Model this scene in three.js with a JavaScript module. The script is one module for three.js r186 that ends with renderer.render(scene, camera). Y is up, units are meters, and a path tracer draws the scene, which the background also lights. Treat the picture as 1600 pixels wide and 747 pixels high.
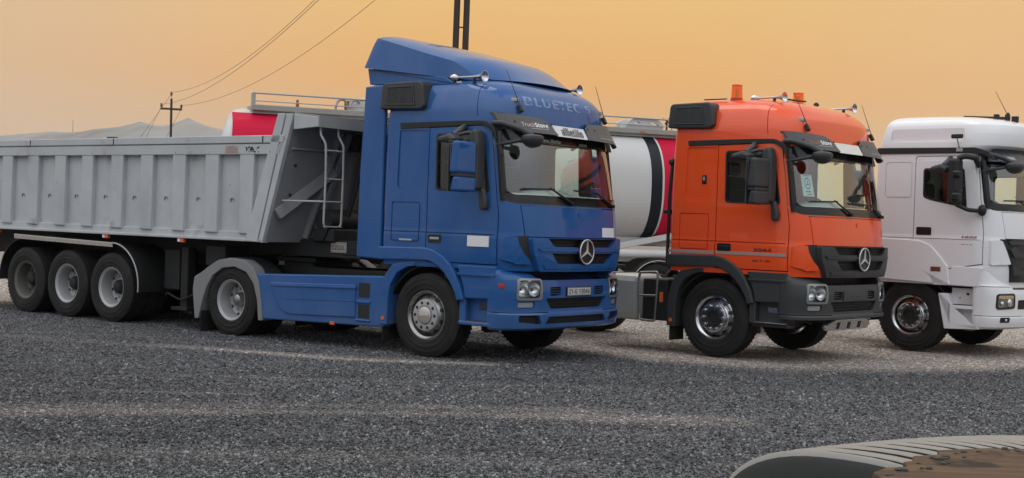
import * as THREE from 'three';
import { RoundedBoxGeometry } from 'three/addons/geometries/RoundedBoxGeometry.js';
import { mergeGeometries, toCreasedNormals, mergeVertices } from 'three/addons/utils/BufferGeometryUtils.js';
import { TessellateModifier } from 'three/addons/modifiers/TessellateModifier.js';
import { Brush, Evaluator, SUBTRACTION, INTERSECTION } from 'three-bvh-csg';

// ------------------------------------------------------------------ camera, sky, sun, exposure
const scene = new THREE.Scene();
const camera = new THREE.PerspectiveCamera(2 * Math.atan(373.5 / 2100) * 180 / Math.PI, 1600 / 747, 0.1, 20000);
camera.position.set(0, 1.698, 0);
camera.rotation.set(-0.011, 0, 0.034, 'ZXY');            // slight tilt of the hand-held phone
const renderer = new THREE.WebGLRenderer({ antialias: true });
renderer.toneMapping = THREE.LinearToneMapping;
renderer.toneMappingExposure = 1.25;
renderer.shadowMap.enabled = true;

const lerp = (a, b, t) => a + (b - a) * t, clamp = (x, a = 0, b = 1) => Math.min(b, Math.max(a, x));
const smooth = (a, b, x) => { const t = clamp((x - a) / (b - a)); return t * t * (3 - 2 * t); };
function rng(seed) { let s = seed >>> 0; return () => { s = (s + 0x6d2b79f5) | 0; let t = Math.imul(s ^ (s >>> 15), 1 | s); t = (t + Math.imul(t ^ (t >>> 7), 61 | t)) ^ t; return ((t ^ (t >>> 14)) >>> 0) / 4294967296; }; }

function noiseField(n, oct, seed) {
  const out = new Float32Array(n * n); let amp = 1, tot = 0;
  for (let o = 0, f = 4; o < oct; o++, f *= 2) {
    const r = rng(seed + o * 77), g = new Float32Array(f * f); for (let i = 0; i < g.length; i++) g[i] = r();
    for (let y = 0; y < n; y++) for (let x = 0; x < n; x++) {
      const fx = x / n * f, fy = y / n * f, x0 = Math.floor(fx), y0 = Math.floor(fy), tx = fx - x0, ty = fy - y0, sx = tx * tx * (3 - 2 * tx), sy = ty * ty * (3 - 2 * ty);
      const a = g[(y0 % f) * f + x0 % f], b = g[(y0 % f) * f + (x0 + 1) % f], c = g[((y0 + 1) % f) * f + x0 % f], d = g[((y0 + 1) % f) * f + (x0 + 1) % f];
      out[y * n + x] += amp * lerp(lerp(a, b, sx), lerp(c, d, sx), sy);
    }
    tot += amp; amp *= 0.55;
  }
  for (let i = 0; i < out.length; i++) out[i] /= tot;
  return out;
}
const NF = noiseField(512, 7, 11), NF2 = noiseField(512, 8, 91);
{ // dusk sky: dusty amber in the west (ahead of the camera), pale grey-mauve overhead, slate low behind, unseen bright sky added higher there to light the trucks
  const W = 512, H = 256, data = new Float32Array(W * H * 4);
  const mix = (a, b, t) => a.map((x, i) => lerp(x, b[i], t));
  const stops = [[0, [0.53, 0.395, 0.285]], [3, [0.56, 0.380, 0.225]], [6, [0.67, 0.352, 0.120]], [10, [0.685, 0.430, 0.160]], [18, [0.70, 0.51, 0.28]], [35, [0.66, 0.62, 0.57]], [90, [0.62, 0.66, 0.72]]];
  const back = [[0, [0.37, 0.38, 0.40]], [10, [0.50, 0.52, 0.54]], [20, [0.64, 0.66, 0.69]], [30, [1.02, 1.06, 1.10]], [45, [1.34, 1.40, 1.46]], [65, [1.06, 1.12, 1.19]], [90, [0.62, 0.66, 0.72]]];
  const at = (st, e) => { let i = 0; while (i < st.length - 2 && e > st[i + 1][0]) i++; return mix(st[i][1], st[i + 1][1], clamp((e - st[i][0]) / (st[i + 1][0] - st[i][0]))); };
  for (let j = 0; j < H; j++) for (let i = 0; i < W; i++) {
    const el = ((j + 0.5) / H - 0.5) * 180, az = ((i + 0.5) / W - 0.5) * 360;      // az -90 is ahead
    const off = Math.abs(((az + 90 + 540) % 360) - 180), side = ((az + 90 + 540) % 360) - 180;
    const f = 1 - smooth(32, 105, off);
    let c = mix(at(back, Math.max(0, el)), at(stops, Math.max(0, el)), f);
    // the far left of the view is a little greyer, as in dust
    const g = smooth(2, 24, -side) * f * 0.65 * (1 - smooth(12, 40, el)); c = mix(c, [0.54, 0.41, 0.30], g);
    const r = smooth(3, 22, side) * f * 0.5 * (1 - smooth(12, 40, el)); c = mix(c, [0.65, 0.43, 0.235], r);
    { const q = NF[((j * 3) & 511) * 512 + ((i * 2) & 511)] - 0.5, q2 = NF2[((j * 7) & 511) * 512 + (i & 511)] - 0.5, m = 1 + 0.07 * q + 0.03 * q2; c = [c[0] * m, c[1] * (1 + 0.09 * q + 0.03 * q2), c[2] * (1 + 0.12 * q + 0.03 * q2)]; }
    if (el < 0) c = mix(c, [0.3, 0.27, 0.24], smooth(0, -6, el) );
    data.set([...c, 1], (j * W + i) * 4);
  }
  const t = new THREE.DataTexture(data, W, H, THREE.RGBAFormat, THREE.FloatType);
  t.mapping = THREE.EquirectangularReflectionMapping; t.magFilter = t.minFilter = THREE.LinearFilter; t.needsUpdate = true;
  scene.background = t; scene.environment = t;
}
const sun = new THREE.DirectionalLight(new THREE.Color(1, 0.9, 0.78), 0.5);
sun.position.set(-7, 38, -30); sun.target.position.set(2, 0, -18);
sun.castShadow = true; sun.shadow.radius = 60; sun.shadow.mapSize.set(2048, 2048);
Object.assign(sun.shadow.camera, { left: -22, right: 22, top: 22, bottom: -22, near: 1, far: 90 });
scene.add(sun, sun.target);
scene.fog = new THREE.FogExp2(new THREE.Color().setRGB(0.88, 0.80, 0.72), 0.0001);

// ------------------------------------------------------------------ textures
function texFrom(n, fn, srgb, rep = 1) {
  const d = new Uint8Array(n * n * 4);
  for (let i = 0; i < n * n; i++) { const c = fn(i % n, (i / n) | 0, i); d[i * 4] = clamp(c[0]) * 255; d[i * 4 + 1] = clamp(c[1]) * 255; d[i * 4 + 2] = clamp(c[2]) * 255; d[i * 4 + 3] = 255; }
  const t = new THREE.DataTexture(d, n, n); t.wrapS = t.wrapT = THREE.RepeatWrapping; t.magFilter = THREE.LinearFilter; t.minFilter = THREE.LinearMipmapLinearFilter; t.generateMipmaps = true;
  if (srgb) t.colorSpace = THREE.SRGBColorSpace; t.repeat.set(rep, rep); t.needsUpdate = true; return t;
}
// dust on paint: tone and gloss
const dustMap = texFrom(512, (x, y, i) => { const v = 0.95 + 0.10 * (NF[i] - 0.5) + 0.08 * (NF2[i] - 0.5); return [v, v, v * 0.995]; }, true, 0.45);
const dustRough = texFrom(512, (x, y, i) => { const v = 0.50 + 0.9 * (NF[i] - 0.5) + 0.5 * (NF2[i] - 0.5); return [v, v, v]; }, false, 0.45);
// worn tipper paint: streaks, chips and rust
const chip = rng(5), chips = []; for (let i = 0; i < 110; i++) chips.push([chip() * 512, chip() * 512, 0.5 + chip() * chip() * chip() * 3.4, chip()]);
const chipF = new Float32Array(512 * 512);
for (const [cx, cy, r, k] of chips) for (let y = -6; y <= 6; y++) for (let x = -6; x <= 6; x++) { const d = Math.hypot(x * (0.8 + k), y); if (d < r) chipF[((cy + y + 512 | 0) % 512) * 512 + ((cx + x + 512 | 0) % 512)] = 1; }
const tipMap = texFrom(512, (x, y, i) => {
  const st = NF[(x) + ((y >> 3) & 511) * 512], v = 0.90 + 0.12 * (NF2[i] - 0.5) + 0.10 * (st - 0.5), rust = smooth(0.68, 0.80, NF2[(i * 1 + 511 * 130) % (512 * 512)]) * 0.25 + chipF[i] * 0.75;
  return [lerp(v, 0.36, rust), lerp(v, 0.27, rust), lerp(v, 0.22, rust)];
}, true, 0.5);
const rubberMap = texFrom(256, (x, y) => { const v = 0.60 + 0.9 * (NF[(y * 2) * 512 + x * 2] - 0.5) + 0.6 * (NF2[(y * 2) * 512 + x * 2] - 0.5); return [v, v * 0.98, v * 0.95]; }, true, 0.9);
const boardMap = texFrom(512, (x, y) => { const g = NF[((y * 3) & 511) * 512 + ((x >> 3) & 511)], q = NF2[y * 512 + x], k = clamp((g - 0.35) * 2.2), st = smooth(0.60, 0.72, q) * 0.6; return [lerp(0.55, 1.0, k) * (1 - st), lerp(0.50, 0.86, k) * (1 - st), lerp(0.46, 0.68, k) * (1 - st)]; }, true, 1.3);
const fineBump = texFrom(512, (x, y, i) => { const v = NF2[i]; return [v, v, v]; }, false, 2);

// crushed-asphalt gravel, 8 m a tile, drawn stone by stone
function gravelTextures() {
  const n = 2048, c = document.createElement('canvas'), b = document.createElement('canvas'); c.width = c.height = b.width = b.height = n;
  const g = c.getContext('2d'), h = b.getContext('2d'), r = rng(77);
  g.fillStyle = 'rgb(128,128,130)'; g.fillRect(0, 0, n, n); h.fillStyle = 'rgb(60,60,60)'; h.fillRect(0, 0, n, n);
  for (let i = 0; i < 110000; i++) {
    const x = r() * n, y = r() * n, s = 1.2 + r() * r() * 6.0, q = r(), tone = q < 0.45 ? 52 + r() * 100 : q < 0.84 ? 150 + r() * 80 : 235 + r() * 20, w = r() * 10 - 5;
    const a = r() * 3.14, e = 0.6 + r() * 0.4, hh = 70 + r() * 150 | 0;
    g.fillStyle = `rgb(${tone + w | 0},${tone | 0},${tone - w | 0})`; h.fillStyle = `rgb(${hh},${hh},${hh})`;
    for (const ox of x < 8 ? [0, n] : x > n - 8 ? [0, -n] : [0]) for (const oy of y < 8 ? [0, n] : y > n - 8 ? [0, -n] : [0])
      for (const k of [g, h]) { k.beginPath(); k.ellipse(x + ox, y + oy, s, s * e, a, 0, 6.3); k.fill(); }
  }
  const out = [c, b].map((k, i) => { const t = new THREE.CanvasTexture(k); t.wrapS = t.wrapT = THREE.RepeatWrapping; t.anisotropy = 8; if (!i) t.colorSpace = THREE.SRGBColorSpace; return t; });
  return out;
}
const [gravelMap, gravelBump] = gravelTextures();

function printTex(w, h, draw) {
  const c = document.createElement('canvas'); c.width = w; c.height = h; const g = c.getContext('2d'); draw(g, w, h);
  const t = new THREE.CanvasTexture(c); t.colorSpace = THREE.SRGBColorSpace; t.anisotropy = 8; return t;
}
const fitText = (g, txt, x, y, w, h, color, font = 'bold', fam = 'sans-serif') => {
  g.save(); g.font = `${font} 100px ${fam}`; g.fillStyle = color; g.textBaseline = 'alphabetic'; const m = g.measureText(txt).width; g.translate(x, y); g.scale(w / m, h / 73); g.fillText(txt, 0, 0); g.restore();
};

// ------------------------------------------------------------------ materials
const rgb = (r, g, b) => new THREE.Color().setRGB(r, g, b);
const std = (c, rough = 0.6, metal = 0, o = {}) => new THREE.MeshStandardMaterial({ color: c, roughness: rough, metalness: metal, ...o });
// road film on paint: v is the height in 4 m tiles; thin dust all over, more low down; haze over the upper cab put into the colour
const toS = (v) => (v <= 0.0031308 ? v * 12.92 : 1.055 * Math.pow(v, 1 / 2.4) - 0.055);
function paint(c, cc = 1, filmHaze = 1) {
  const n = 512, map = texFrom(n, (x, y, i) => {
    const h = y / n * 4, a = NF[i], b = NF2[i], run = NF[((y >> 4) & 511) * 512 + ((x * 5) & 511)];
    let d = 0.02 + 0.09 * Math.max(0, a - 0.42) * 2 + 0.14 * smooth(1.05, 0.30, h + (b - 0.5) * 0.5) * clamp(0.3 + 1.5 * (b - 0.25)) + 0.07 * smooth(2.5, 3.3, h) * clamp(0.5 + (a - 0.3)) + 0.05 * smooth(0.55, 0.75, run); d *= filmHaze;
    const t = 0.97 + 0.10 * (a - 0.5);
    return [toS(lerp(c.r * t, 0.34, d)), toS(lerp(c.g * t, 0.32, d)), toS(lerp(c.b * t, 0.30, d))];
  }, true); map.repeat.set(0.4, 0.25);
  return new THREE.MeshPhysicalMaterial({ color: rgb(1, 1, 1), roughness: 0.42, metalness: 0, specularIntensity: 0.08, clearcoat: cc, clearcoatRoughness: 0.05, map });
}
const M = {
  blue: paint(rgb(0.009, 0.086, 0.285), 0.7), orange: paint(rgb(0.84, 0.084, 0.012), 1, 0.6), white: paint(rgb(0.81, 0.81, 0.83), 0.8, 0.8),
  plastic: std(rgb(0.036, 0.038, 0.041), 0.5, 0, { map: dustMap }), dark: std(rgb(0.010, 0.011, 0.012), 0.6), visor: std(rgb(0.075, 0.075, 0.08), 0.5, 0, { map: dustMap }),
  black: std(rgb(0.010, 0.010, 0.011), 0.35), rubber: std(rgb(0.026, 0.0255, 0.025), 0.82, 0, { map: rubberMap, bumpMap: fineBump, bumpScale: 0.002 }),
  chassis: std(rgb(0.010, 0.011, 0.012), 0.7, 0, { map: dustMap }), frit: new THREE.MeshPhysicalMaterial({ color: rgb(0.008, 0.008, 0.009), roughness: 0.15 }),
  glass: new THREE.MeshPhysicalMaterial({ color: rgb(0.86, 0.96, 0.91), roughness: 0.02, transmission: 1, thickness: 0, ior: 2.25 }),
  tint: new THREE.MeshPhysicalMaterial({ color: rgb(0.45, 0.43, 0.40), roughness: 0.03, transmission: 1, thickness: 0, ior: 1.7 }),
  clear: new THREE.MeshPhysicalMaterial({ color: rgb(0.80, 0.90, 0.82), roughness: 0.03, transmission: 1, thickness: 0, ior: 1.5 }),
  lens: new THREE.MeshPhysicalMaterial({ color: rgb(0.95, 0.97, 1), roughness: 0.03, transmission: 1, thickness: 0, ior: 1.5 }),
  chrome: std(rgb(0.58, 0.58, 0.60), 0.2, 1), steel: std(rgb(0.30, 0.295, 0.29), 0.5, 0.8, { roughnessMap: dustRough }), silver: std(rgb(0.42, 0.42, 0.43), 0.55, 0.3, { map: dustMap }),
  alu: std(rgb(0.55, 0.55, 0.54), 0.42, 0.9, { roughnessMap: dustRough }), reflector: std(rgb(0.66, 0.66, 0.65), 0.26, 0.9), badge: std(rgb(0.60, 0.60, 0.61), 0.42, 0.5), bezel: std(rgb(0.24, 0.245, 0.25), 0.35, 0.5),
  tipper: std(rgb(0.55, 0.57, 0.59), 0.62, 0, { map: tipMap }), tipperShade: std(rgb(0.30, 0.305, 0.315), 0.7, 0, { map: tipMap }), greyFender: std(rgb(0.215, 0.215, 0.225), 0.6, 0, { map: dustMap }),  // darker copy of the tipper paint has shade put into its colour
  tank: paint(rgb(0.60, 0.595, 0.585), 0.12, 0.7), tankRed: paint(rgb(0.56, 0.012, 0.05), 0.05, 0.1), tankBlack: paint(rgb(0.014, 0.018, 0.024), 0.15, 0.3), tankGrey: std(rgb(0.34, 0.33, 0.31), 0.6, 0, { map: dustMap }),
  amber: new THREE.MeshPhysicalMaterial({ color: rgb(1.0, 0.40, 0.05), roughness: 0.12, transmission: 0.8, thickness: 0 }), redlens: std(rgb(0.40, 0.03, 0.02), 0.25), orangelens: std(rgb(0.65, 0.13, 0.03), 0.3),
  paper: std(rgb(0.72, 0.72, 0.74), 0.8), cream: std(rgb(0.52, 0.47, 0.38), 0.7, 0, { map: dustMap }), trim: std(rgb(0.58, 0.62, 0.60), 0.85), seat: std(rgb(0.06, 0.062, 0.066), 0.9), curtain: std(rgb(0.70, 0.76, 0.73), 0.95),
  rail: std(rgb(0.40, 0.39, 0.37), 0.5, 0.4), wood: std(rgb(0.085, 0.06, 0.046), 0.9), brownPipe: std(rgb(0.09, 0.070, 0.055), 0.5, 0.2, { map: dustMap }), whiteTube: std(rgb(0.48, 0.48, 0.47), 0.5, 0, { map: tipMap }),
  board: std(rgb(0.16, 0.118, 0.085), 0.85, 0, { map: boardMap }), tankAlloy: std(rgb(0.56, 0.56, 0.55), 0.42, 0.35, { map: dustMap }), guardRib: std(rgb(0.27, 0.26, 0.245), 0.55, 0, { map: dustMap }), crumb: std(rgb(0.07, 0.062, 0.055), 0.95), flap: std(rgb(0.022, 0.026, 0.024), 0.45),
  hose: std(rgb(0.012, 0.012, 0.013), 0.55), glassMirror: std(rgb(0.7, 0.7, 0.72), 0.05, 1), ribLight: std(rgb(0.20, 0.20, 0.20), 0.62, 0, { map: dustMap }),
};

// ------------------------------------------------------------------ geometry helpers
const v3 = (x, y, z) => new THREE.Vector3(x, y, z);
function boxUV(g) {
  g = g.index ? g.toNonIndexed() : g; const p = g.attributes.position, n = g.attributes.normal, uv = new Float32Array(p.count * 2);
  for (let i = 0; i < p.count; i += 3) {
    let a = 0, b = 0, c = 0; for (let k = 0; k < 3; k++) { a += Math.abs(n.getX(i + k)); b += Math.abs(n.getY(i + k)); c += Math.abs(n.getZ(i + k)); }
    for (let k = 0; k < 3; k++) { const x = p.getX(i + k), y = p.getY(i + k), z = p.getZ(i + k); const [u, w] = a > b && a > c ? [z, y] : b > c ? [x, z] : [x, y]; uv[(i + k) * 2] = u; uv[(i + k) * 2 + 1] = w; }
  }
  g.setAttribute('uv', new THREE.BufferAttribute(uv, 2)); return g;
}
function join(...list) {
  const gs = list.flat(9).map((g) => { g = g.index ? g.toNonIndexed() : g.clone(); if (!g.attributes.normal) g.computeVertexNormals(); for (const k of Object.keys(g.attributes)) if (!['position', 'normal'].includes(k)) g.deleteAttribute(k); g.morphAttributes = {}; g.clearGroups(); return g; });
  return boxUV(gs.length > 1 ? mergeGeometries(gs) : gs[0]);
}
const used = {};
const numbered = (n) => { used[n] = (used[n] ?? -1) + 1; return used[n] ? `${n}_${String(used[n]).padStart(3, '0')}` : n; };
function thing(name, label, category, pos = [0, 0, 0], turn = 0, group) {
  const o = new THREE.Group(); o.name = numbered(name); o.position.set(...pos); o.rotation.y = turn; o.userData = { label, category }; if (group) o.userData.group = group; scene.add(o); return o;
}
const each = (list) => Object.assign(list, { each: true });
function part(parent, name, geo, mat, label) {
  if (Array.isArray(geo) && geo.each) return geo.map((g) => part(parent, name, [g], mat, label))[0];
  const m = new THREE.Mesh(Array.isArray(geo) ? join(geo) : geo, mat); m.name = name; m.castShadow = m.receiveShadow = true; if (label) m.userData.label = label; parent.add(m); return m;
}
function tagged(name, geo, mat, label, category, extra = {}) { const m = new THREE.Mesh(geo, mat); m.name = numbered(name); m.castShadow = m.receiveShadow = true; m.userData = { label, category, ...extra }; scene.add(m); return m; }
const bx = (x0, x1, y0, y1, z0, z1, r = 0.012) => { const w = Math.abs(x1 - x0), h = Math.abs(y1 - y0), d = Math.abs(z1 - z0); return new RoundedBoxGeometry(w, h, d, 2, Math.min(r, w * 0.49, h * 0.49, d * 0.49)).translate((x0 + x1) / 2, (y0 + y1) / 2, (z0 + z1) / 2); };
const shapeOf = (pts, holes = []) => { const s = new THREE.Shape(pts.map((p) => new THREE.Vector2(p[0], p[1]))); for (const h of holes) s.holes.push(new THREE.Path(h.map((p) => new THREE.Vector2(p[0], p[1])))); return s; };
function round(pts, r, n = 4) { // rounded polygon corners
  const out = []; const N = pts.length;
  for (let i = 0; i < N; i++) {
    const p = pts[i], a = pts[(i + N - 1) % N], b = pts[(i + 1) % N], rr = Array.isArray(r) ? r[i] : r;
    const da = Math.hypot(a[0] - p[0], a[1] - p[1]), db = Math.hypot(b[0] - p[0], b[1] - p[1]), k = Math.min(rr, da * 0.45, db * 0.45);
    if (k < 1e-4) { out.push(p); continue; }
    const s = [p[0] + (a[0] - p[0]) / da * k, p[1] + (a[1] - p[1]) / da * k], e = [p[0] + (b[0] - p[0]) / db * k, p[1] + (b[1] - p[1]) / db * k];
    for (let j = 0; j <= n; j++) { const t = j / n, q = 1 - t; out.push([q * q * s[0] + 2 * q * t * p[0] + t * t * e[0], q * q * s[1] + 2 * q * t * p[1] + t * t * e[1]]); }
  }
  return out;
}
// side profile (x, y) extruded over z
function ext(pts, z0, z1, bev = 0, holes) {
  const g = new THREE.ExtrudeGeometry(shapeOf(pts, holes), { depth: Math.abs(z1 - z0) - 2 * bev, bevelEnabled: bev > 0, bevelThickness: bev, bevelSize: bev, bevelOffset: -bev, bevelSegments: 2, curveSegments: 6 });
  return g.translate(0, 0, Math.min(z0, z1) + bev);
}
// front profile (z, y) extruded over x
function extZ(pts, x0, x1, bev = 0, holes) {
  const f = (q) => q.map((p) => [-p[0], p[1]]);
  const g = new THREE.ExtrudeGeometry(shapeOf(f(pts), holes?.map(f)), { depth: Math.abs(x1 - x0) - 2 * bev, bevelEnabled: bev > 0, bevelThickness: bev, bevelSize: bev, bevelOffset: -bev, bevelSegments: 2, curveSegments: 6 });
  g.translate(0, 0, Math.min(x0, x1) + bev); return g.rotateY(Math.PI / 2);
}
const tube = (pts, r, seg = 0, rad = 8, closed = false, tension = 0.25) => new THREE.TubeGeometry(new THREE.CatmullRomCurve3(pts.map((p) => v3(...p)), closed, 'catmullrom', tension), seg || pts.length * 8, r, rad, closed);
function rod(a, b, r0, r1 = r0, n = 10) {
  const A = v3(...a), B = v3(...b), d = B.clone().sub(A), g = new THREE.CylinderGeometry(r1, r0, d.length(), n);
  g.applyQuaternion(new THREE.Quaternion().setFromUnitVectors(v3(0, 1, 0), d.clone().normalize())); return g.translate(...A.add(B).multiplyScalar(0.5).toArray());
}
function beam(a, b, w, h, up = [0, 1, 0]) { // square bar from a to b
  const A = v3(...a), B = v3(...b), d = B.clone().sub(A), L = d.length(), z = d.normalize(), x = new THREE.Vector3().crossVectors(v3(...up), z).normalize(), y = new THREE.Vector3().crossVectors(z, x);
  const g = new RoundedBoxGeometry(w, h, L, 1, Math.min(w, h) * 0.15); g.applyMatrix4(new THREE.Matrix4().makeBasis(x, y, z)); return g.translate(...A.add(B).multiplyScalar(0.5).toArray());
}
const lathe = (prof, n = 48) => toCreasedNormals(new THREE.LatheGeometry(prof.map((p) => new THREE.Vector2(p[0], p[1])), n), 0.6).rotateX(Math.PI / 2);   // profile (radius, z), axis z
// profile (radius, x), axis x
const latheX = (prof, n = 24) => toCreasedNormals(new THREE.LatheGeometry(prof.map((p) => new THREE.Vector2(p[0], p[1])), n), 0.7).rotateZ(-Math.PI / 2);
function cloned(g, x, y, z, ry = 0, s = [1, 1, 1]) { const c = g.clone(); c.scale(...s); if (s[0] * s[1] * s[2] < 0) flip(c); if (ry) c.rotateY(ry); return c.translate(x, y, z); }
function flip(g) { // reverse the winding after mirroring
  const p = g.index; if (p) { for (let i = 0; i < p.count; i += 3) { const a = p.getX(i); p.setX(i, p.getX(i + 2)); p.setX(i + 2, a); } return g; }
  for (const k of Object.keys(g.attributes)) { const a = g.attributes[k], n = a.itemSize; for (let i = 0; i < a.count; i += 3) for (let c = 0; c < n; c++) { const q = a.array[i * n + c]; a.array[i * n + c] = a.array[(i + 2) * n + c]; a.array[(i + 2) * n + c] = q; } }
  return g;
}
const mirrorZ = (g) => cloned(g, 0, 0, 0, 0, [1, 1, -1]);

// ---- lofted bodies: each level is [y, rear x, front x at the middle, half width, depth of the curved front]
function levelAt(L, y) {
  if (y <= L[0][0]) return L[0]; if (y >= L[L.length - 1][0]) return L[L.length - 1];
  let i = 0; while (y > L[i + 1][0]) i++;
  const h = L[i + 1][0] - L[i][0], t = (y - L[i][0]) / h, out = [y];
  for (let k = 1; k < 5; k++) {
    const d = (L[i + 1][k] - L[i][k]) / h, d0 = i ? (L[i][k] - L[i - 1][k]) / (L[i][0] - L[i - 1][0]) : d, d1 = i < L.length - 2 ? (L[i + 2][k] - L[i + 1][k]) / (L[i + 2][0] - L[i + 1][0]) : d;
    const m0 = d0 * d <= 0 ? 0 : 2 * d0 * d / (d0 + d), m1 = d1 * d <= 0 ? 0 : 2 * d1 * d / (d1 + d), t2 = t * t, t3 = t2 * t;
    out.push((2 * t3 - 3 * t2 + 1) * L[i][k] + (t3 - 2 * t2 + t) * h * m0 + (-2 * t3 + 3 * t2) * L[i + 1][k] + (t3 - t2) * h * m1);
  }
  return out;
}
const NX = 3.7, MX = 2.2;
const frontX = (L, y, z, inset = 0) => { const [, , xf, w, dep] = levelAt(L, y), q = clamp(1 - Math.pow(Math.abs(z) / (w - inset), NX)); return xf - inset - dep + dep * Math.pow(q, 1 / MX); };
function ring(lv, inset, y) {
  const [, xr0, xf0, w0, dep] = lv, xr = xr0 + inset, xf = xf0 - inset, w = w0 - inset, xs = xf - dep, rr = Math.min(0.09, w * 0.3), pts = [];
  for (let i = 0; i <= 6; i++) pts.push([xr, lerp(-(w - rr), w - rr, i / 6)]);
  for (let i = 1; i < 6; i++) { const a = i / 6 * Math.PI / 2; pts.push([xr + rr - rr * Math.cos(a), w - rr + rr * Math.sin(a)]); }
  for (let i = 0; i < 8; i++) pts.push([lerp(xr + rr, xs, i / 8), w]);
  for (let i = 0; i <= 44; i++) { const a = i / 44 * Math.PI, c = Math.cos(a), s = Math.sin(a); pts.push([xs + dep * Math.pow(Math.max(0, s), 2 / MX), w * Math.sign(c) * Math.pow(Math.abs(c), 2 / NX)]); }
  for (let i = 1; i <= 8; i++) pts.push([lerp(xs, xr + rr, i / 8), -w]);
  for (let i = 1; i < 6; i++) { const a = (1 - i / 6) * Math.PI / 2; pts.push([xr + rr - rr * Math.cos(a), -(w - rr) - rr * Math.sin(a)]); }
  return pts.map(([x, z]) => [x, y, z]);
}
function loft(rings) { // closed solid from equal rings, flat caps
  const N = rings[0].length, pos = [], idx = [];
  for (const r of rings) for (const p of r) pos.push(...p);
  for (let j = 0; j < rings.length - 1; j++) for (let i = 0; i < N; i++) { const a = j * N + i, b = j * N + (i + 1) % N, c = a + N, d = b + N; idx.push(a, b, d, a, d, c); }
  let g = new THREE.BufferGeometry(); g.setAttribute('position', new THREE.Float32BufferAttribute(pos, 3)); g.setIndex(idx); g.computeVertexNormals();
  const nn = [...g.attributes.normal.array];
  for (const e of [0, rings.length - 1]) {
    const base = pos.length / 3, c = [0, 0, 0]; for (const p of rings[e]) for (let k = 0; k < 3; k++) c[k] += p[k] / N;
    const ny = 0; for (const p of rings[e]) { pos.push(...p); nn.push(0, 0, 0); } pos.push(...c); nn.push(0, 0, 0);
    for (let i = 0; i < N; i++) { const a = base + i, b = base + (i + 1) % N; e ? idx.push(a, b, base + N) : idx.push(b, a, base + N); }
  }
  g = new THREE.BufferGeometry(); g.setAttribute('position', new THREE.Float32BufferAttribute(pos, 3)); g.setIndex(idx);
  // orientation
  let vol = 0; for (let i = 0; i < idx.length; i += 3) { const A = v3(...pos.slice(idx[i] * 3, idx[i] * 3 + 3)), B = v3(...pos.slice(idx[i + 1] * 3, idx[i + 1] * 3 + 3)), C = v3(...pos.slice(idx[i + 2] * 3, idx[i + 2] * 3 + 3)); vol += A.dot(B.cross(C)); }
  if (vol < 0) { for (let i = 0; i < idx.length; i += 3) [idx[i], idx[i + 2]] = [idx[i + 2], idx[i]]; g.setIndex(idx); }
  g.computeVertexNormals(); g.setAttribute('uv', new THREE.Float32BufferAttribute(new Float32Array(pos.length / 3 * 2), 2)); return g;
}
function bodySolid(L, inset, y0, y1, n, fine = []) {
  const ys = []; for (let i = 0; i <= n; i++) ys.push(lerp(y0, y1, i / n)); ys.push(...fine.filter((y) => y > y0 && y < y1)); ys.sort((a, b) => a - b);
  return loft(ys.filter((y, i) => !i || y - ys[i - 1] > 1e-3).map((y) => ring(levelAt(L, y), inset, y)));
}
const ev = new Evaluator(); ev.useGroups = false;
function solid(g) { if (!g.attributes.uv) g.setAttribute('uv', new THREE.Float32BufferAttribute(new Float32Array(g.attributes.position.count * 2), 2)); g.clearGroups(); const b = new Brush(g); b.updateMatrixWorld(); return b; }
const cut = (a, b) => ev.evaluate(a, b, SUBTRACTION), meet = (a, b) => ev.evaluate(a, b, INTERSECTION);
const tess = new TessellateModifier(0.11, 7);
// a plate with outline (z, y), bent onto the curved front given by L
function bent(L, pts, off, thick, holes, tilt = null) {
  const f = (q) => q.map((p) => [-p[0], p[1]]);
  let g = new THREE.ExtrudeGeometry(shapeOf(f(pts), holes?.map(f)), { depth: thick, bevelEnabled: false, curveSegments: 6 }); g.deleteAttribute('uv'); g = tess.modify(g.index ? g.toNonIndexed() : g);
  const p = g.attributes.position; for (let i = 0; i < p.count; i++) { const a = -p.getX(i), b = p.getY(i), c = p.getZ(i); p.setXYZ(i, frontX(L, b, a) + off + c + (tilt ? tilt(a, b) : 0), b, a); }
  g.computeVertexNormals(); return toCreasedNormals(g, 0.5);
}
// a sheet z0..z1 (left to right as seen from the front), uv over the whole sheet
function sheet(L, z0, z1, y0, y1, off, nz = 24, ny = 8, tilt = null) {
  const g = new THREE.PlaneGeometry(1, 1, nz, ny), p = g.attributes.position;
  for (let i = 0; i < p.count; i++) { const z = lerp(z0, z1, p.getX(i) + 0.5), y = lerp(y0, y1, p.getY(i) + 0.5); p.setXYZ(i, frontX(L, y, z) + off + (tilt ? tilt(z, y) : 0), y, z); }
  g.computeVertexNormals(); return g;
}
function sidePrint(x0, x1, y0, y1, z) { const g = new THREE.PlaneGeometry(x1 - x0, y1 - y0); return g.translate((x0 + x1) / 2, (y0 + y1) / 2, z); }

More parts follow.
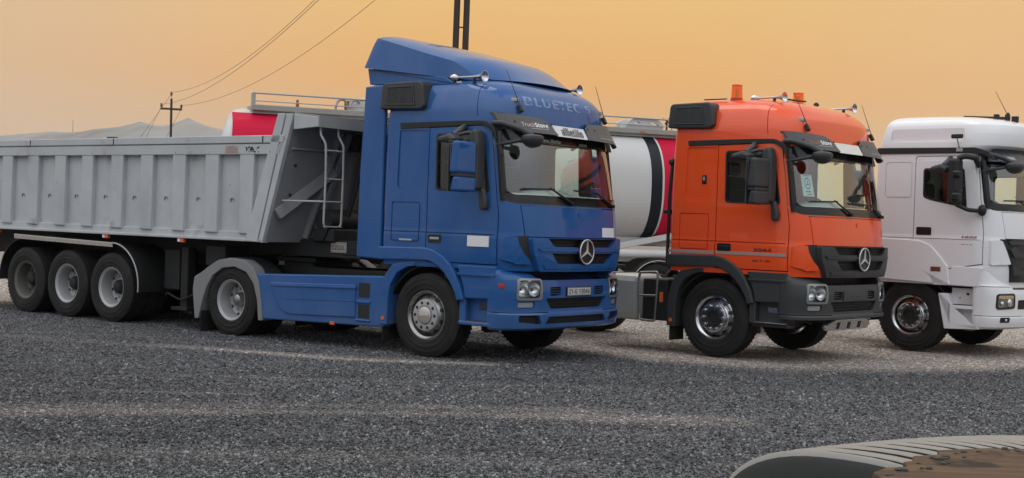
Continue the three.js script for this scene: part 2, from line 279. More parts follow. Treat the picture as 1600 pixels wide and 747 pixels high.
// ------------------------------------------------------------------ wheels
const tyreGeo = (() => {
  const h = 0.150, p = [[0.290, h - 0.02], [0.305, h - 0.004], [0.322, h + 0.006], [0.325, h + 0.010], [0.345, h + 0.014], [0.349, h + 0.010], [0.385, h + 0.016], [0.389, h + 0.020], [0.402, h + 0.020], [0.406, h + 0.014], [0.445, h + 0.010], [0.449, h + 0.014], [0.460, h + 0.012], [0.49, h - 0.002], [0.515, h - 0.014], [0.525, h - 0.026]];
  for (const g of [0.078, 0.028, -0.028, -0.078]) p.push([0.528, g + 0.006], [0.514, g + 0.005], [0.514, g - 0.005], [0.528, g - 0.006]);
  const nSide = 16; for (const q of [...p.slice(0, nSide)].reverse()) p.push([q[0], -q[1]]);
  let g = lathe(p.reverse(), 64); const lugs = [];
  for (let i = 0; i < 56; i++) for (const s of [1, -1]) { const a = (i + (s > 0 ? 0 : 0.5)) / 56 * 2 * Math.PI, b = new THREE.BoxGeometry(0.030, 0.020, 0.045).translate(0, 0.5185, s * (h - 0.034)); b.rotateZ(a); lugs.push(b); }
  return join(g, lugs);
})();
const barrel = [[0.262, -0.14], [0.285, -0.135], [0.296, -0.150], [0.303, -0.148], [0.303, -0.150]];
const ringOf = (n, r, make, off = 0) => { const g = boxUV(make().translate(r, 0, 0)); return each(Array.from({ length: n }, (_, i) => g.clone().rotateZ((i + off) / n * 2 * Math.PI))); };
const steelRim = lathe([[0.305, -0.148], [0.290, -0.14], [0.262, -0.12], [0.255, 0.06], [0.270, 0.125], [0.290, 0.136], [0.300, 0.150], [0.307, 0.150], [0.307, 0.144]].reverse(), 56);
const frontDisc = lathe([[0.0, 0.165], [0.135, 0.168], [0.175, 0.168], [0.196, 0.160], [0.208, 0.146], [0.256, 0.086], [0.262, 0.06]].reverse(), 56);
const rearDisc = lathe([[0.0, -0.040], [0.135, -0.040], [0.15, -0.045], [0.190, -0.055], [0.215, -0.045], [0.245, -0.04], [0.258, -0.06]].reverse(), 56);
const nutGeo = (z, l = 0.035, r = 0.016) => new THREE.CylinderGeometry(r, r * 1.1, l, 6).rotateX(Math.PI / 2).translate(0, 0, z);
const holeGeo = (z, tilt) => { const c = new THREE.CylinderGeometry(0.024, 0.024, 0.006, 14).rotateX(Math.PI / 2); c.scale(0.72, 1, 1); c.rotateY(tilt); return c.translate(0, 0, z); };
const wheelCache = {};
function wheel(parent, kind, x, y, z, side, mats) {
  const plain = side < 0 || Math.abs(z) < 0.9, key = [kind, mats.rim.uuid, mats.hub?.uuid, plain].join(), place = (w) => { w.position.set(x, y, z); w.rotation.y = side < 0 ? Math.PI : 0; w.rotation.z = 0.4 * x; parent.add(w); return w; };
  if (wheelCache[key]) return place(wheelCache[key].clone());
  const w = new THREE.Group(); w.name = 'wheel'; wheelCache[key] = w; place(w);
  part(w, 'tyre', tyreGeo, M.rubber);
  const rimMat = mats.rim;
  if (plain) { part(w, 'rim', [steelRim, kind === 'deep' ? rearDisc : frontDisc], rimMat); return w; }   // turned away or inside another wheel
  const coneHole = () => { const c = new THREE.CylinderGeometry(0.026, 0.026, 0.008, 16).rotateX(Math.PI / 2); c.scale(0.85, 1.05, 1); c.rotateY(0.90); return c.translate(0, 0, 0.118); };
  if (kind === 'trim') { // steel wheel with bright nut-ring trim and flat cap
    part(w, 'rim', [steelRim, frontDisc], rimMat);
    part(w, 'hand_hole', ringOf(10, 0.233, coneHole, 0.5), M.dark);  // solid dark discs, shade inside the openings put into the colour
    part(w, 'trim_ring', [lathe([[0.205, 0.150], [0.196, 0.172], [0.180, 0.178], [0.12, 0.180], [0.118, 0.160]].reverse())], mats.trim);
    part(w, 'nut_hole', ringOf(10, 0.158, () => new THREE.CylinderGeometry(0.020, 0.020, 0.008, 14).rotateX(Math.PI / 2).translate(0, 0, 0.178)), M.dark);  // dark discs on the ring, the dimple shade painted in
    part(w, 'hub_cap', [lathe([[0, 0.198], [0.092, 0.198], [0.106, 0.190], [0.112, 0.165]].reverse()), bx(-0.078, 0.078, -0.017, 0.017, 0.19, 0.206, 0.004)], mats.cap);
  } else if (kind === 'chrome') {
    part(w, 'rim', [steelRim, frontDisc], rimMat);
    part(w, 'hand_hole', ringOf(10, 0.233, coneHole, 0.5), M.black);
    part(w, 'trim_ring', [lathe([[0.205, 0.150], [0.198, 0.176], [0.185, 0.182], [0.134, 0.180], [0.126, 0.165], [0.118, 0.12]].reverse())], M.chrome);
    part(w, 'wheel_nut', ringOf(10, 0.160, () => nutGeo(0.196, 0.04, 0.021)), M.alu);
    part(w, 'hub', [lathe([[0, 0.165], [0.08, 0.168], [0.088, 0.186], [0.105, 0.186], [0.122, 0.165]].reverse())], M.dark);
  } else { // deep-set rear or trailer wheel
    part(w, 'rim', [steelRim, rearDisc], rimMat);
    part(w, 'hand_hole', ringOf(8, 0.224, () => holeGeo(-0.044, 0).scale(1.1, 1.2, 1), 0.5), M.dark);  // flat dark ovals, shade behind the disc painted in
    part(w, 'wheel_nut', ringOf(10, 0.165, () => nutGeo(-0.035, 0.03)), rimMat);
    part(w, 'hub', [lathe([[0, 0.060], [0.062, 0.060], [0.080, 0.048], [0.084, 0.035], [0.105, 0.010], [0.115, -0.03]].reverse())], mats.hub ?? M.chassis);
  }
  return w;
}
function star(r, depth = 0.02) { // three-pointed star in a ring, facing +x, centred
  const pts = []; for (let i = 0; i < 6; i++) { const a = Math.PI / 2 + i * Math.PI / 3, q = i % 2 ? r * 0.13 : r * 0.96; pts.push([Math.cos(a) * q, Math.sin(a) * q]); }
  return [extZ(pts, 0, depth, 0.004), new THREE.TorusGeometry(r, r * 0.062, 8, 40).rotateY(Math.PI / 2).translate(depth * 0.4, 0, 0)];
}
// a ribbed mudguard: an arc about the wheel axis (z) with cross-ribs; angles from the +x axis
function ribbedGuard(R, w, a0, a1, pitch = 0.055, amp = 0.008, crown = 0.05) {
  const n = Math.round(Math.abs(a1 - a0) * R / pitch) * 8, m = 14, pos = [], idx = [];
  for (let s = 0; s < 2; s++) for (let i = 0; i <= n; i++) for (let j = 0; j <= m; j++) {
    const a = lerp(a0, a1, i / n), t = j / m * 2 - 1, f = (i % 8) / 8, rib = f > 0.3 && f < 0.7 ? 0 : 1, r = R + amp * rib - crown * Math.pow(Math.abs(t), 3.2) - (s ? 0.006 : 0);
    pos.push(Math.cos(a) * r, Math.sin(a) * r, t * w / 2);
  }
  const N = m + 1, S = (n + 1) * N;
  for (let s = 0; s < 2; s++) for (let i = 0; i < n; i++) for (let j = 0; j < m; j++) { const a = s * S + i * N + j, b = a + 1, c = a + N, d = c + 1; (s ^ (a1 > a0 ? 1 : 0)) ? idx.push(a, b, d, a, d, c) : idx.push(a, d, b, a, c, d); }
  const g = new THREE.BufferGeometry(); g.setAttribute('position', new THREE.Float32BufferAttribute(pos, 3)); g.setIndex(idx); g.computeVertexNormals(); return toCreasedNormals(g, 0.7);
}

// ------------------------------------------------------------------ ground, hills
const sandAt = (x, z) => { // how much pale sandy ground shows at a point of the yard
  const e = [[-16, -27], [-9.5, -24.5], [-5, -24], [0.2, -20.4], [0.9, -18.6], [1.8, -17.5], [3.3, -17.05], [5, -17.5], [7.2, -18.5], [16, -21]];
  let i = 0; while (i < e.length - 2 && x > e[i + 1][0]) i++;
  const edge = lerp(e[i][1], e[i + 1][1], clamp((x - e[i][0]) / (e[i + 1][0] - e[i][0])));
  return [edge, z];
};
{
  const X0 = -17, X1 = 15, Z0 = -34, Z1 = -6, nx = 420, nz = 520, pos = [], col = [], uv = [], idx = [], P = (i, j, q = 1) => NF[(((j * q) | 0) & 511) * 512 + (((i * q) | 0) & 511)];
  const streaks = [ // dusty tracks: polyline, half width, strength
    [[[-9, -17.9], [-6.8, -17.75], [-4.0, -17.0], [-1.8, -16.1], [-0.2, -16.15]], 0.19, 0.9], [[[-9, -18.6], [-6.6, -18.4], [-4.6, -18.3], [-2.6, -17.5]], 0.08, 0.5],
    [[[-4.6, -11.05], [-1.07, -11.78], [1.9, -12.0]], 0.26, 0.74], [[[-4.2, -11.5], [-1.0, -12.2], [1.0, -12.35]], 0.18, 0.4], [[[-5.4, -12.55], [-3.6, -12.65], [-2.4, -12.7]], 0.07, 0.6],
    [[[-1.6, -17.2], [-0.2, -16.75], [1.15, -16.5]], 0.07, 0.6], [[[-2.4, -16.6], [-0.9, -16.25], [0.3, -16.2]], 0.06, 0.5], [[[2.2, -15.9], [4, -15.7], [6, -15.9]], 0.06, 0.38], [[[1.6, -9.7], [2.6, -9.9], [3.4, -10.1]], 0.14, 0.25], [[[0.4, -10.9], [1.6, -11.1]], 0.10, 0.25],
    [[[-6, -14.2], [-2, -14.0], [2, -14.3]], 0.10, 0.16], [[[-4, -9.2], [-1, -9.5], [0.5, -9.4]], 0.3, 0.15]];
  const segD = (px, pz, a, b) => { const dx = b[0] - a[0], dz = b[1] - a[1], t = clamp(((px - a[0]) * dx + (pz - a[1]) * dz) / (dx * dx + dz * dz)); return Math.hypot(px - a[0] - dx * t, pz - a[1] - dz * t); };
  const fld = (F, a, b) => F[((a + 9000 | 0) & 511) * 512 + ((b + 9000 | 0) & 511)];
  const tint = (x, z) => { // share of pale dust, tone, and the two noises used for the relief
    const b = fld(NF2, z * 34, x * 21), c = fld(NF2, z * 90, x * 30), d2 = fld(NF, z * 14, x * 7), sand = smooth(0.75, -0.75, z - sandAt(x, z)[0] + (b - 0.5) * 1.6 + (c - 0.5) * 0.7);
    let dust = 0; for (const [pl, hw, k] of streaks) for (let s = 0; s < pl.length - 1; s++) { const d = segD(x, z, pl[s], pl[s + 1]); if (d < hw * 3) dust = Math.max(dust, k * (1 - smooth(hw * 0.25, hw * 1.7, d + (c - 0.5) * hw * 2.4)) * clamp((b - 0.28) * 2.6) * clamp(0.25 + (c - 0.2) * 1.8)); }
    return { k: clamp(Math.max(sand, dust, clamp((d2 - 0.56) * 1.2, 0, 0.16))), sand, tone: 0.80 + 0.9 * (d2 - 0.5) + 0.55 * (b - 0.5) - 0.22 * smooth(0.5, 0.0, Math.abs(z + 14.6 + 0.12 * x)) * (0.5 + c) - 0.2 * smooth(0.35, 0, Math.abs(z + 9.9 - 0.1 * x)) * b * 2, b, c };
  };
  for (let j = 0; j <= nz; j++) for (let i = 0; i <= nx; i++) {
    const q = j / nz, x = lerp(X0, X1, i / nx), z = lerp(Z1, Z0, Math.pow(q, 1.35));
    const { k, tone, b, c } = tint(x, z), A = [0.29 * tone, 0.295 * tone, 0.318 * tone], S = [1.08, 0.95, 0.84].map((q) => q * (0.75 + 0.5 * b));
    col.push(lerp(A[0], S[0], k), lerp(A[1], S[1], k), lerp(A[2], S[2], k));
    pos.push(x, (b - 0.5) * 0.035 + (c - 0.5) * 0.022 - 0.004 * k, z); uv.push(x / 8, z / 8);
    if (i < nx && j < nz) { const o = j * (nx + 1) + i; idx.push(o, o + 1, o + nx + 2, o, o + nx + 2, o + nx + 1); }
  }
  const g = new THREE.BufferGeometry(); g.setAttribute('position', new THREE.Float32BufferAttribute(pos, 3)); g.setAttribute('color', new THREE.Float32BufferAttribute(col, 3)); g.setAttribute('uv', new THREE.Float32BufferAttribute(uv, 2)); g.setIndex(idx); g.computeVertexNormals();
  const yard = new THREE.Mesh(g, new THREE.MeshStandardMaterial({ vertexColors: true, map: gravelMap, bumpMap: gravelBump, bumpScale: 0.018, roughness: 0.95 })); yard.name = 'gravel_yard'; yard.receiveShadow = true; yard.userData = { kind: 'structure' }; scene.add(yard);
  // the land beyond, out to the horizon
  const s = new THREE.Shape([[-6000, 9000], [6000, 9000], [6000, -600], [-6000, -600]].map((p) => new THREE.Vector2(...p))); s.holes.push(new THREE.Path([[X0, -Z0], [X1, -Z0], [X1, -Z1], [X0, -Z1]].map((p) => new THREE.Vector2(...p))));
  const fg = new THREE.ShapeGeometry(s).rotateX(-Math.PI / 2), fu = fg.attributes.uv; for (let i = 0; i < fu.count; i++) fu.setXY(i, fg.attributes.position.getX(i) / 8, fg.attributes.position.getZ(i) / 8);
  const land = new THREE.Mesh(fg.translate(0, -0.012, 0), std(rgb(0.76, 0.67, 0.59), 1, 0, { map: gravelMap })); land.name = 'ground'; land.receiveShadow = true; land.userData = { kind: 'structure' }; scene.add(land);
  // loose stones
  const r = rng(404), N = 190000, sg = new THREE.IcosahedronGeometry(1, 0); { const p = sg.attributes.position, m = new Map(), q = rng(9); for (let i = 0; i < p.count; i++) { const k = [p.getX(i), p.getY(i), p.getZ(i)].map((e) => e.toFixed(3)).join(); if (!m.has(k)) m.set(k, 0.7 + q() * 0.6); const f = m.get(k); p.setXYZ(i, p.getX(i) * f, p.getY(i) * f * 0.72, p.getZ(i) * f); } sg.computeVertexNormals(); }
  const st = new THREE.InstancedMesh(sg, std(rgb(1, 1, 1), 0.95), N), m4 = new THREE.Matrix4(), qt = new THREE.Quaternion(), cc = new THREE.Color();
  for (let i = 0; i < N; i++) {
    let z, x, q; do { z = -8.0 - 17 * Math.pow(r(), 1.9); x = (r() * 2 - 1) * (-z * 0.42 + 0.5); q = tint(x, z); } while (r() < q.sand * 0.85);
    const s = (0.0045 + 0.0115 * Math.pow(r(), 2.2)) * (1 - 0.3 * q.k), t = r(), d = q.k * (0.6 + 0.4 * r());
    qt.setFromEuler(new THREE.Euler(r() * 6, r() * 6, r() * 6)); m4.compose(v3(x, s * 0.10 + 0.002 + (q.b - 0.5) * 0.035 + (q.c - 0.5) * 0.022, z), qt, v3(s * (0.8 + r() * 0.6), s * (0.7 + r() * 0.4), s)); st.setMatrixAt(i, m4);
    const k = 1.12 * (t < 0.42 ? 0.016 + r() * 0.05 : t < 0.90 ? 0.065 + r() * 0.09 : 0.15 + r() * 0.13) * (0.55 + 0.45 * q.tone / 0.8), w = r() * 0.06; st.setColorAt(i, cc.setRGB(lerp(k * (0.96 + w), 0.36, d), lerp(k * 0.99, 0.32, d), lerp(k * (1.06 - w), 0.29, d)));
  }
  st.name = 'loose_stones'; st.castShadow = st.receiveShadow = true; st.userData = { kind: 'stuff', label: 'loose dark and pale stones scattered over the gravel yard', category: 'gravel' }; scene.add(st);
  // hills
  const ridge = [[-4200, 70], [-3000, 110], [-2000, 95], [-1500, 118], [-1200, 124], [-958, 134], [-928, 137], [-887, 141], [-857, 145], [-815, 145], [-780, 152], [-732, 158], [-697, 169], [-667, 161], [-643, 163], [-608, 178], [-580, 166], [-548, 159], [-480, 150], [-380, 128], [-200, 96], [100, 70], [500, 48], [1200, 38], [2400, 30], [4200, 22]];
  const rid = (x) => { let i = 0; while (i < ridge.length - 2 && x > ridge[i + 1][0]) i++; return lerp(ridge[i][1], ridge[i + 1][1], clamp((x - ridge[i][0]) / (ridge[i + 1][0] - ridge[i][0]))); };
  const hx = 640, hz = 44, hp = [], hi = [], hc = [];
  for (let j = 0; j <= hz; j++) for (let i = 0; i <= hx; i++) {
    const x = lerp(-2400, 1800, i / hx), q = j / hz, z = lerp(-1250, -3300, q), f = q < 0.61 ? smooth(-0.05, 0.61, q) : 1 - 0.5 * smooth(0.61, 1, q), n = NF[((j * 9) & 511) * 512 + ((i * 3) & 511)] - 0.5, n2 = NF2[((j * 23) & 511) * 512 + ((i * 11) & 511)] - 0.5;
    hp.push(x, f * rid(x * -2500 / Math.min(z, -1800)) * (-z / 2500 > 1 ? 1 : 1) + (f * (1 - f) * 4 * 22 + 2) * n * 1.6 + n2 * (4.2 * f + 0.4) - 4, z); { const k = 0.80 + 0.7 * n - 0.5 * Math.max(0, n2) + 0.5 * (NF2[((j * 61) & 511) * 512 + ((i * 37) & 511)] - 0.5); hc.push(0.30 * k, 0.30 * k, 0.30 * k); }
    if (i < hx && j < hz) { const o = j * (hx + 1) + i; hi.push(o, o + 1, o + hx + 2, o, o + hx + 2, o + hx + 1); }
  }
  const hg = new THREE.BufferGeometry(); hg.setAttribute('position', new THREE.Float32BufferAttribute(hp, 3)); hg.setAttribute('color', new THREE.Float32BufferAttribute(hc, 3)); hg.setIndex(hi); hg.computeVertexNormals();
  const hills = new THREE.Mesh(hg, std(rgb(1, 1, 1), 1, 0, { vertexColors: true })); hills.name = 'hills'; hills.userData = { kind: 'structure' }; scene.add(hills);
}

// ------------------------------------------------------------------ cab shells (two makes of cab), cut from one lofted shell each
const LA = [[1.14, -0.74, 1.45, 1.235, 0.50], [1.30, -0.74, 1.47, 1.252, 0.52], [1.53, -0.74, 1.475, 1.258, 0.54], [1.60, -0.74, 1.473, 1.250, 0.55], [1.93, -0.74, 1.445, 1.25, 0.55], [2.40, -0.735, 1.36, 1.25, 0.55], [2.85, -0.73, 1.25, 1.245, 0.52], [3.05, -0.72, 1.22, 1.235, 0.52], [3.20, -0.70, 1.19, 1.20, 0.52],
  [3.32, -0.68, 1.10, 1.155, 0.55], [3.40, -0.66, 0.99, 1.09, 0.6], [3.46, -0.63, 0.83, 1.0, 0.65], [3.51, -0.57, 0.60, 0.85, 0.7], [3.545, -0.46, 0.28, 0.6, 0.5], [3.56, -0.3, 0.0, 0.3, 0.2]];
const LXC = [[1.02, -0.62, 1.44, 1.235, 0.50], [1.30, -0.62, 1.47, 1.252, 0.52], [1.69, -0.62, 1.47, 1.258, 0.54], [1.76, -0.62, 1.468, 1.248, 0.55], [2.15, -0.62, 1.43, 1.25, 0.55], [2.40, -0.62, 1.38, 1.25, 0.55], [2.85, -0.61, 1.27, 1.245, 0.52], [2.96, -0.60, 1.25, 1.24, 0.52], [3.00, -0.60, 1.27, 1.252, 0.52], [3.08, -0.59, 1.40, 1.25, 0.60],
  [3.25, -0.56, 1.42, 1.225, 0.62], [3.38, -0.53, 1.40, 1.19, 0.66], [3.46, -0.50, 1.25, 1.13, 0.7], [3.51, -0.46, 1.0, 1.03, 0.75], [3.545, -0.38, 0.7, 0.85, 0.7], [3.565, -0.25, 0.3, 0.55, 0.4], [3.572, -0.1, 0.1, 0.25, 0.15]];
const offsetPoly = (p, d) => { const cx = p.reduce((s, q) => s + q[0], 0) / p.length, cy = p.reduce((s, q) => s + q[1], 0) / p.length; return p.map((q) => [q[0] + Math.sign(q[0] - cx) * d, q[1] + Math.sign(q[1] - cy) * d]); };
function cabShell(L, C) {
  const y0 = L[0][0], y1 = L[L.length - 1][0], fine = L.map((l) => l[0]);
  const outer = solid(bodySolid(L, 0, y0, y1, 56, fine)), inner = solid(bodySolid(L, 0.05, y0 + 0.06, 3.44, 26));
  let shell = cut(outer, inner);
  shell = cut(shell, solid(extZ(C.screen, 0.75, 2)));
  shell = cut(shell, solid(ext(C.window, -2, 2)));
  for (const g of C.grooves) for (const s of [1, -1]) shell = cut(shell, solid(s > 0 ? ext(g.pts, g.z, 1.5, 0, g.holes) : mirrorZ(ext(g.pts, g.z, 1.5, 0, g.holes))));
  const doors = [];
  for (const s of [1, -1]) {
    const full = ext(C.door, 0.95, 1.6), small = ext(offsetPoly(C.door, -0.013), 0.9, 1.7);
    doors.push(boxUV(meet(shell, solid(s > 0 ? small : mirrorZ(small))).geometry));
    shell = cut(shell, solid(s > 0 ? full : mirrorZ(full)));
  }
  const hood = boxUV(meet(shell, solid(extZ(offsetPoly(C.hood, -0.012), 0.7, 2))).geometry);
  shell = cut(shell, solid(extZ(C.hood, 0.7, 2)));
  return { body: boxUV(shell.geometry), doors, hood };
}
const frame = (x0, x1, y0, y1, w, r = 0.03) => ({ pts: round([[x0, y0], [x1, y0], [x1, y1], [x0, y1]], r), holes: [round([[x0 + w, y0 + w], [x1 - w, y0 + w], [x1 - w, y1 - w], [x0 + w, y1 - w]], r * 0.8)] });
const CA = {
  door: [[0.012, 1.20], [0.012, 2.865], [0.93, 2.885], [0.965, 2.85], [1.115, 1.80], [1.118, 1.20]],
  window: round([[0.145, 2.085], [0.985, 2.07], [0.87, 2.79], [0.135, 2.78]], 0.05),
  screen: round([[-1.205, 1.95], [1.205, 1.95], [1.17, 2.85], [-1.17, 2.85]], 0.12), screenIn: round([[-1.155, 2.055], [1.155, 2.055], [1.13, 2.69], [-1.13, 2.69]], 0.09),
  hood: [[-1.0, 1.545], [1.0, 1.545], [1.04, 1.935], [-1.04, 1.935]],
  grooves: [{ pts: [[-0.70, 1.556], [1.20, 1.556], [1.20, 1.572], [-0.70, 1.572]], z: 1.232 }, { pts: round([[-0.495, 2.09], [-0.005, 2.09], [-0.005, 2.83], [-0.475, 2.83]], [0.09, 0.02, 0.02, 0.02]), z: 1.232 }, { ...frame(-0.57, -0.095, 1.44, 1.935, 0.015), z: 1.232 }, { pts: [[0.755, 2.99], [0.765, 2.99], [0.68, 3.5], [0.67, 3.5]], z: 1.0 }],
};
const CX = {
  door: [[0.03, 1.16], [0.03, 2.90], [0.06, 2.93], [0.95, 2.93], [0.985, 2.90], [1.115, 1.80], [1.118, 1.34]],
  window: round([[0.169, 2.31], [0.30, 2.265], [0.86, 2.155], [0.80, 2.745], [0.165, 2.74]], 0.05),
  screen: round([[-1.205, 2.13], [1.205, 2.13], [1.175, 2.93], [-1.175, 2.93]], 0.12), screenIn: round([[-1.15, 2.235], [1.15, 2.235], [1.12, 2.78], [-1.12, 2.78]], 0.09),
  hood: [[-1.0, 1.72], [1.0, 1.72], [1.04, 2.12], [-1.04, 2.12]],
  grooves: [{ pts: [[-0.58, 1.692], [1.20, 1.692], [1.20, 1.704], [-0.58, 1.704]], z: 1.232 }, { ...frame(-0.455, -0.01, 2.29, 2.835, 0.02, 0.05), z: 1.236 }, { pts: round([[-0.40, 3.135], [0.80, 3.135], [0.74, 3.385], [-0.37, 3.385]], 0.05), z: 1.205 }],
};
const cabA = cabShell(LA, CA), cabX = cabShell(LXC, CX);

// bumper of the blue and the orange truck
const LB = [[0.43, 0.96, 1.40, 1.215, 0.30], [0.455, 0.96, 1.45, 1.240, 0.33], [0.62, 0.96, 1.475, 1.252, 0.34], [0.655, 0.96, 1.452, 1.246, 0.34], [0.90, 0.96, 1.465, 1.252, 0.34], [1.03, 0.96, 1.445, 1.250, 0.33], [1.10, 0.96, 1.39, 1.246, 0.30], [1.15, 0.97, 1.27, 1.235, 0.20]];
function bumperGeo(low, lip) {
  let b = solid(bodySolid(LB, 0, low, 1.15, 26, LB.map((l) => l[0])));
  b = cut(b, solid(extZ([[-0.78, 1.035], [0.78, 1.035], [0.96, 1.2], [-0.96, 1.2]], 1.16, 2)));                 // step under the grille
  b = cut(b, solid(extZ(round([[-0.55, 0.685], [0.55, 0.685], [0.66, 0.815], [-0.66, 0.815]], 0.03), 1.36, 2)));   // lower mesh opening
  for (const s of [1, -1]) {
    b = cut(b, solid(extZ(round([[s * 0.365, 0.845], [s * 0.58, 0.845], [s * 0.58, 0.952], [s * 0.365, 0.952]], 0.02), 1.36, 2)));
    b = cut(b, solid(extZ(round([[s * 0.74, 0.808], [s * 1.10, 0.808], [s * 1.085, 1.045], [s * 0.745, 1.045]], 0.035), 1.12, 2)));
    b = cut(b, solid(extZ(round([[s * 0.84, 0.70], [s * 1.08, 0.70], [s * 1.08, 0.778], [s * 0.84, 0.778]], 0.02), 1.15, 2)));
    if (lip) b = cut(b, solid(extZ(round([[s * 0.72, 0.50], [s * 1.08, 0.535], [s * 1.08, 0.615], [s * 0.78, 0.612]], 0.02), 1.30, 2)));
    b = cut(b, solid(s > 0 ? ext([[0.9, 0.640], [1.6, 0.640], [1.6, 0.650], [0.9, 0.650]], 0.6, 1.5) : ext([[0.9, 0.640], [1.6, 0.640], [1.6, 0.650], [0.9, 0.650]], -1.5, -0.6)));
  }
  if (lip) b = cut(b, solid(extZ(round([[-0.66, 0.505], [0.66, 0.505], [0.60, 0.592], [-0.60, 0.592]], 0.02), 1.38, 2)));
  return boxUV(b.geometry);
}
const bumperBlue = bumperGeo(0.43, true), bumperOrange = bumperGeo(0.585, false);

// ------------------------------------------------------------------ truck pieces shared by the cabs
function glassPane(pts, z) { const g = new THREE.ShapeGeometry(shapeOf(pts)); return g.translate(0, 0, z); }
function buildCab(o, cab, C, L, mat, trimMat) {
  const body = part(o, 'cab_body', cab.body, mat);
  [1, -1].forEach((s, i) => {
    const d = part(o, 'door', cab.doors[i], mat);
    part(d, 'window_glass', s > 0 ? glassPane(C.window.map((p) => [p[0], p[1]]), 1.222) : glassPane(C.window, -1.222), s > 0 ? M.tint : M.clear);
    const inner = round(offsetPoly(C.window.filter((_, k) => true), -0.022), 0), seal = ext(C.window, 1.225, 1.254, 0, [inner]);
    part(d, 'window_seal', s > 0 ? seal : mirrorZ(seal), M.dark);
  });
  part(o, 'hood_panel', cab.hood, mat);
  const dy = C.screen, g = part(o, 'windscreen', sheet(L, 1.19, -1.19, dy[0][1] < 2.1 ? Math.min(...dy.map((p) => p[1])) : 2.13, Math.max(...dy.map((p) => p[1])), -0.016, 36, 10), M.glass);
  part(g, 'windscreen_frame', [bent(L, C.screen, -0.004, 0.007, [C.screenIn])], M.frit);
  return { body, windscreen: g };
}
function wiper(o, L, a, b, m, base, off = 0.02) { // blade a..b, arm from m to base, all (z, y) on the glass
  const P = (q, e) => [frontX(L, q[1], q[0]) + e, q[1], q[0]];
  const w = part(o, 'wiper', [beam(P(a, off), P([(a[0] + b[0]) / 2, (a[1] + b[1]) / 2], off), 0.016, 0.02), beam(P([(a[0] + b[0]) / 2, (a[1] + b[1]) / 2], off), P(b, off), 0.016, 0.02)], M.black);
  part(w, 'wiper_arm', [rod(P(m, off + 0.02), P(base, 0.035), 0.011, 0.016, 8), rod(P(base, -0.01), P(base, 0.05), 0.024, 0.024, 10)], M.black);
}
function interior(o, L, y0, dashTop) {
  const d = part(o, 'dashboard', [bx(0.62, 1.02, dashTop - 0.35, dashTop, -1.12, 1.12, 0.08), bx(0.92, 1.16, dashTop - 0.16, dashTop + 0.02, -0.98, 0.98, 0.06), new THREE.SphereGeometry(0.5, 24, 12).scale(0.5, 0.26, 1.1).translate(0.74, dashTop - 0.02, -0.25)], M.trim);
  part(d, 'steering_wheel', [new THREE.TorusGeometry(0.225, 0.016, 8, 32).rotateY(Math.PI / 2).rotateZ(0.9).translate(0.55, dashTop + 0.06, -0.58), rod([0.55, dashTop + 0.05, -0.58], [0.80, dashTop - 0.2, -0.58], 0.03), bx(0.53, 0.57, dashTop + 0.02, dashTop + 0.08, -0.78, -0.38, 0.01)], M.dark);
  for (const z of [0.6, -0.6]) part(o, 'seat', [bx(-0.12, 0.42, dashTop - 0.42, dashTop - 0.24, z - 0.26, z + 0.26, 0.06), bx(-0.22, -0.06, dashTop - 0.3, dashTop + 0.40, z - 0.25, z + 0.25, 0.06), bx(-0.21, -0.09, dashTop + 0.42, dashTop + 0.60, z - 0.14, z + 0.14, 0.05)], M.seat);
  part(o, 'curtain', [bx(-0.40, -0.37, y0 + 0.2, 3.2, -1.15, 1.15, 0.01)], M.curtain);
}
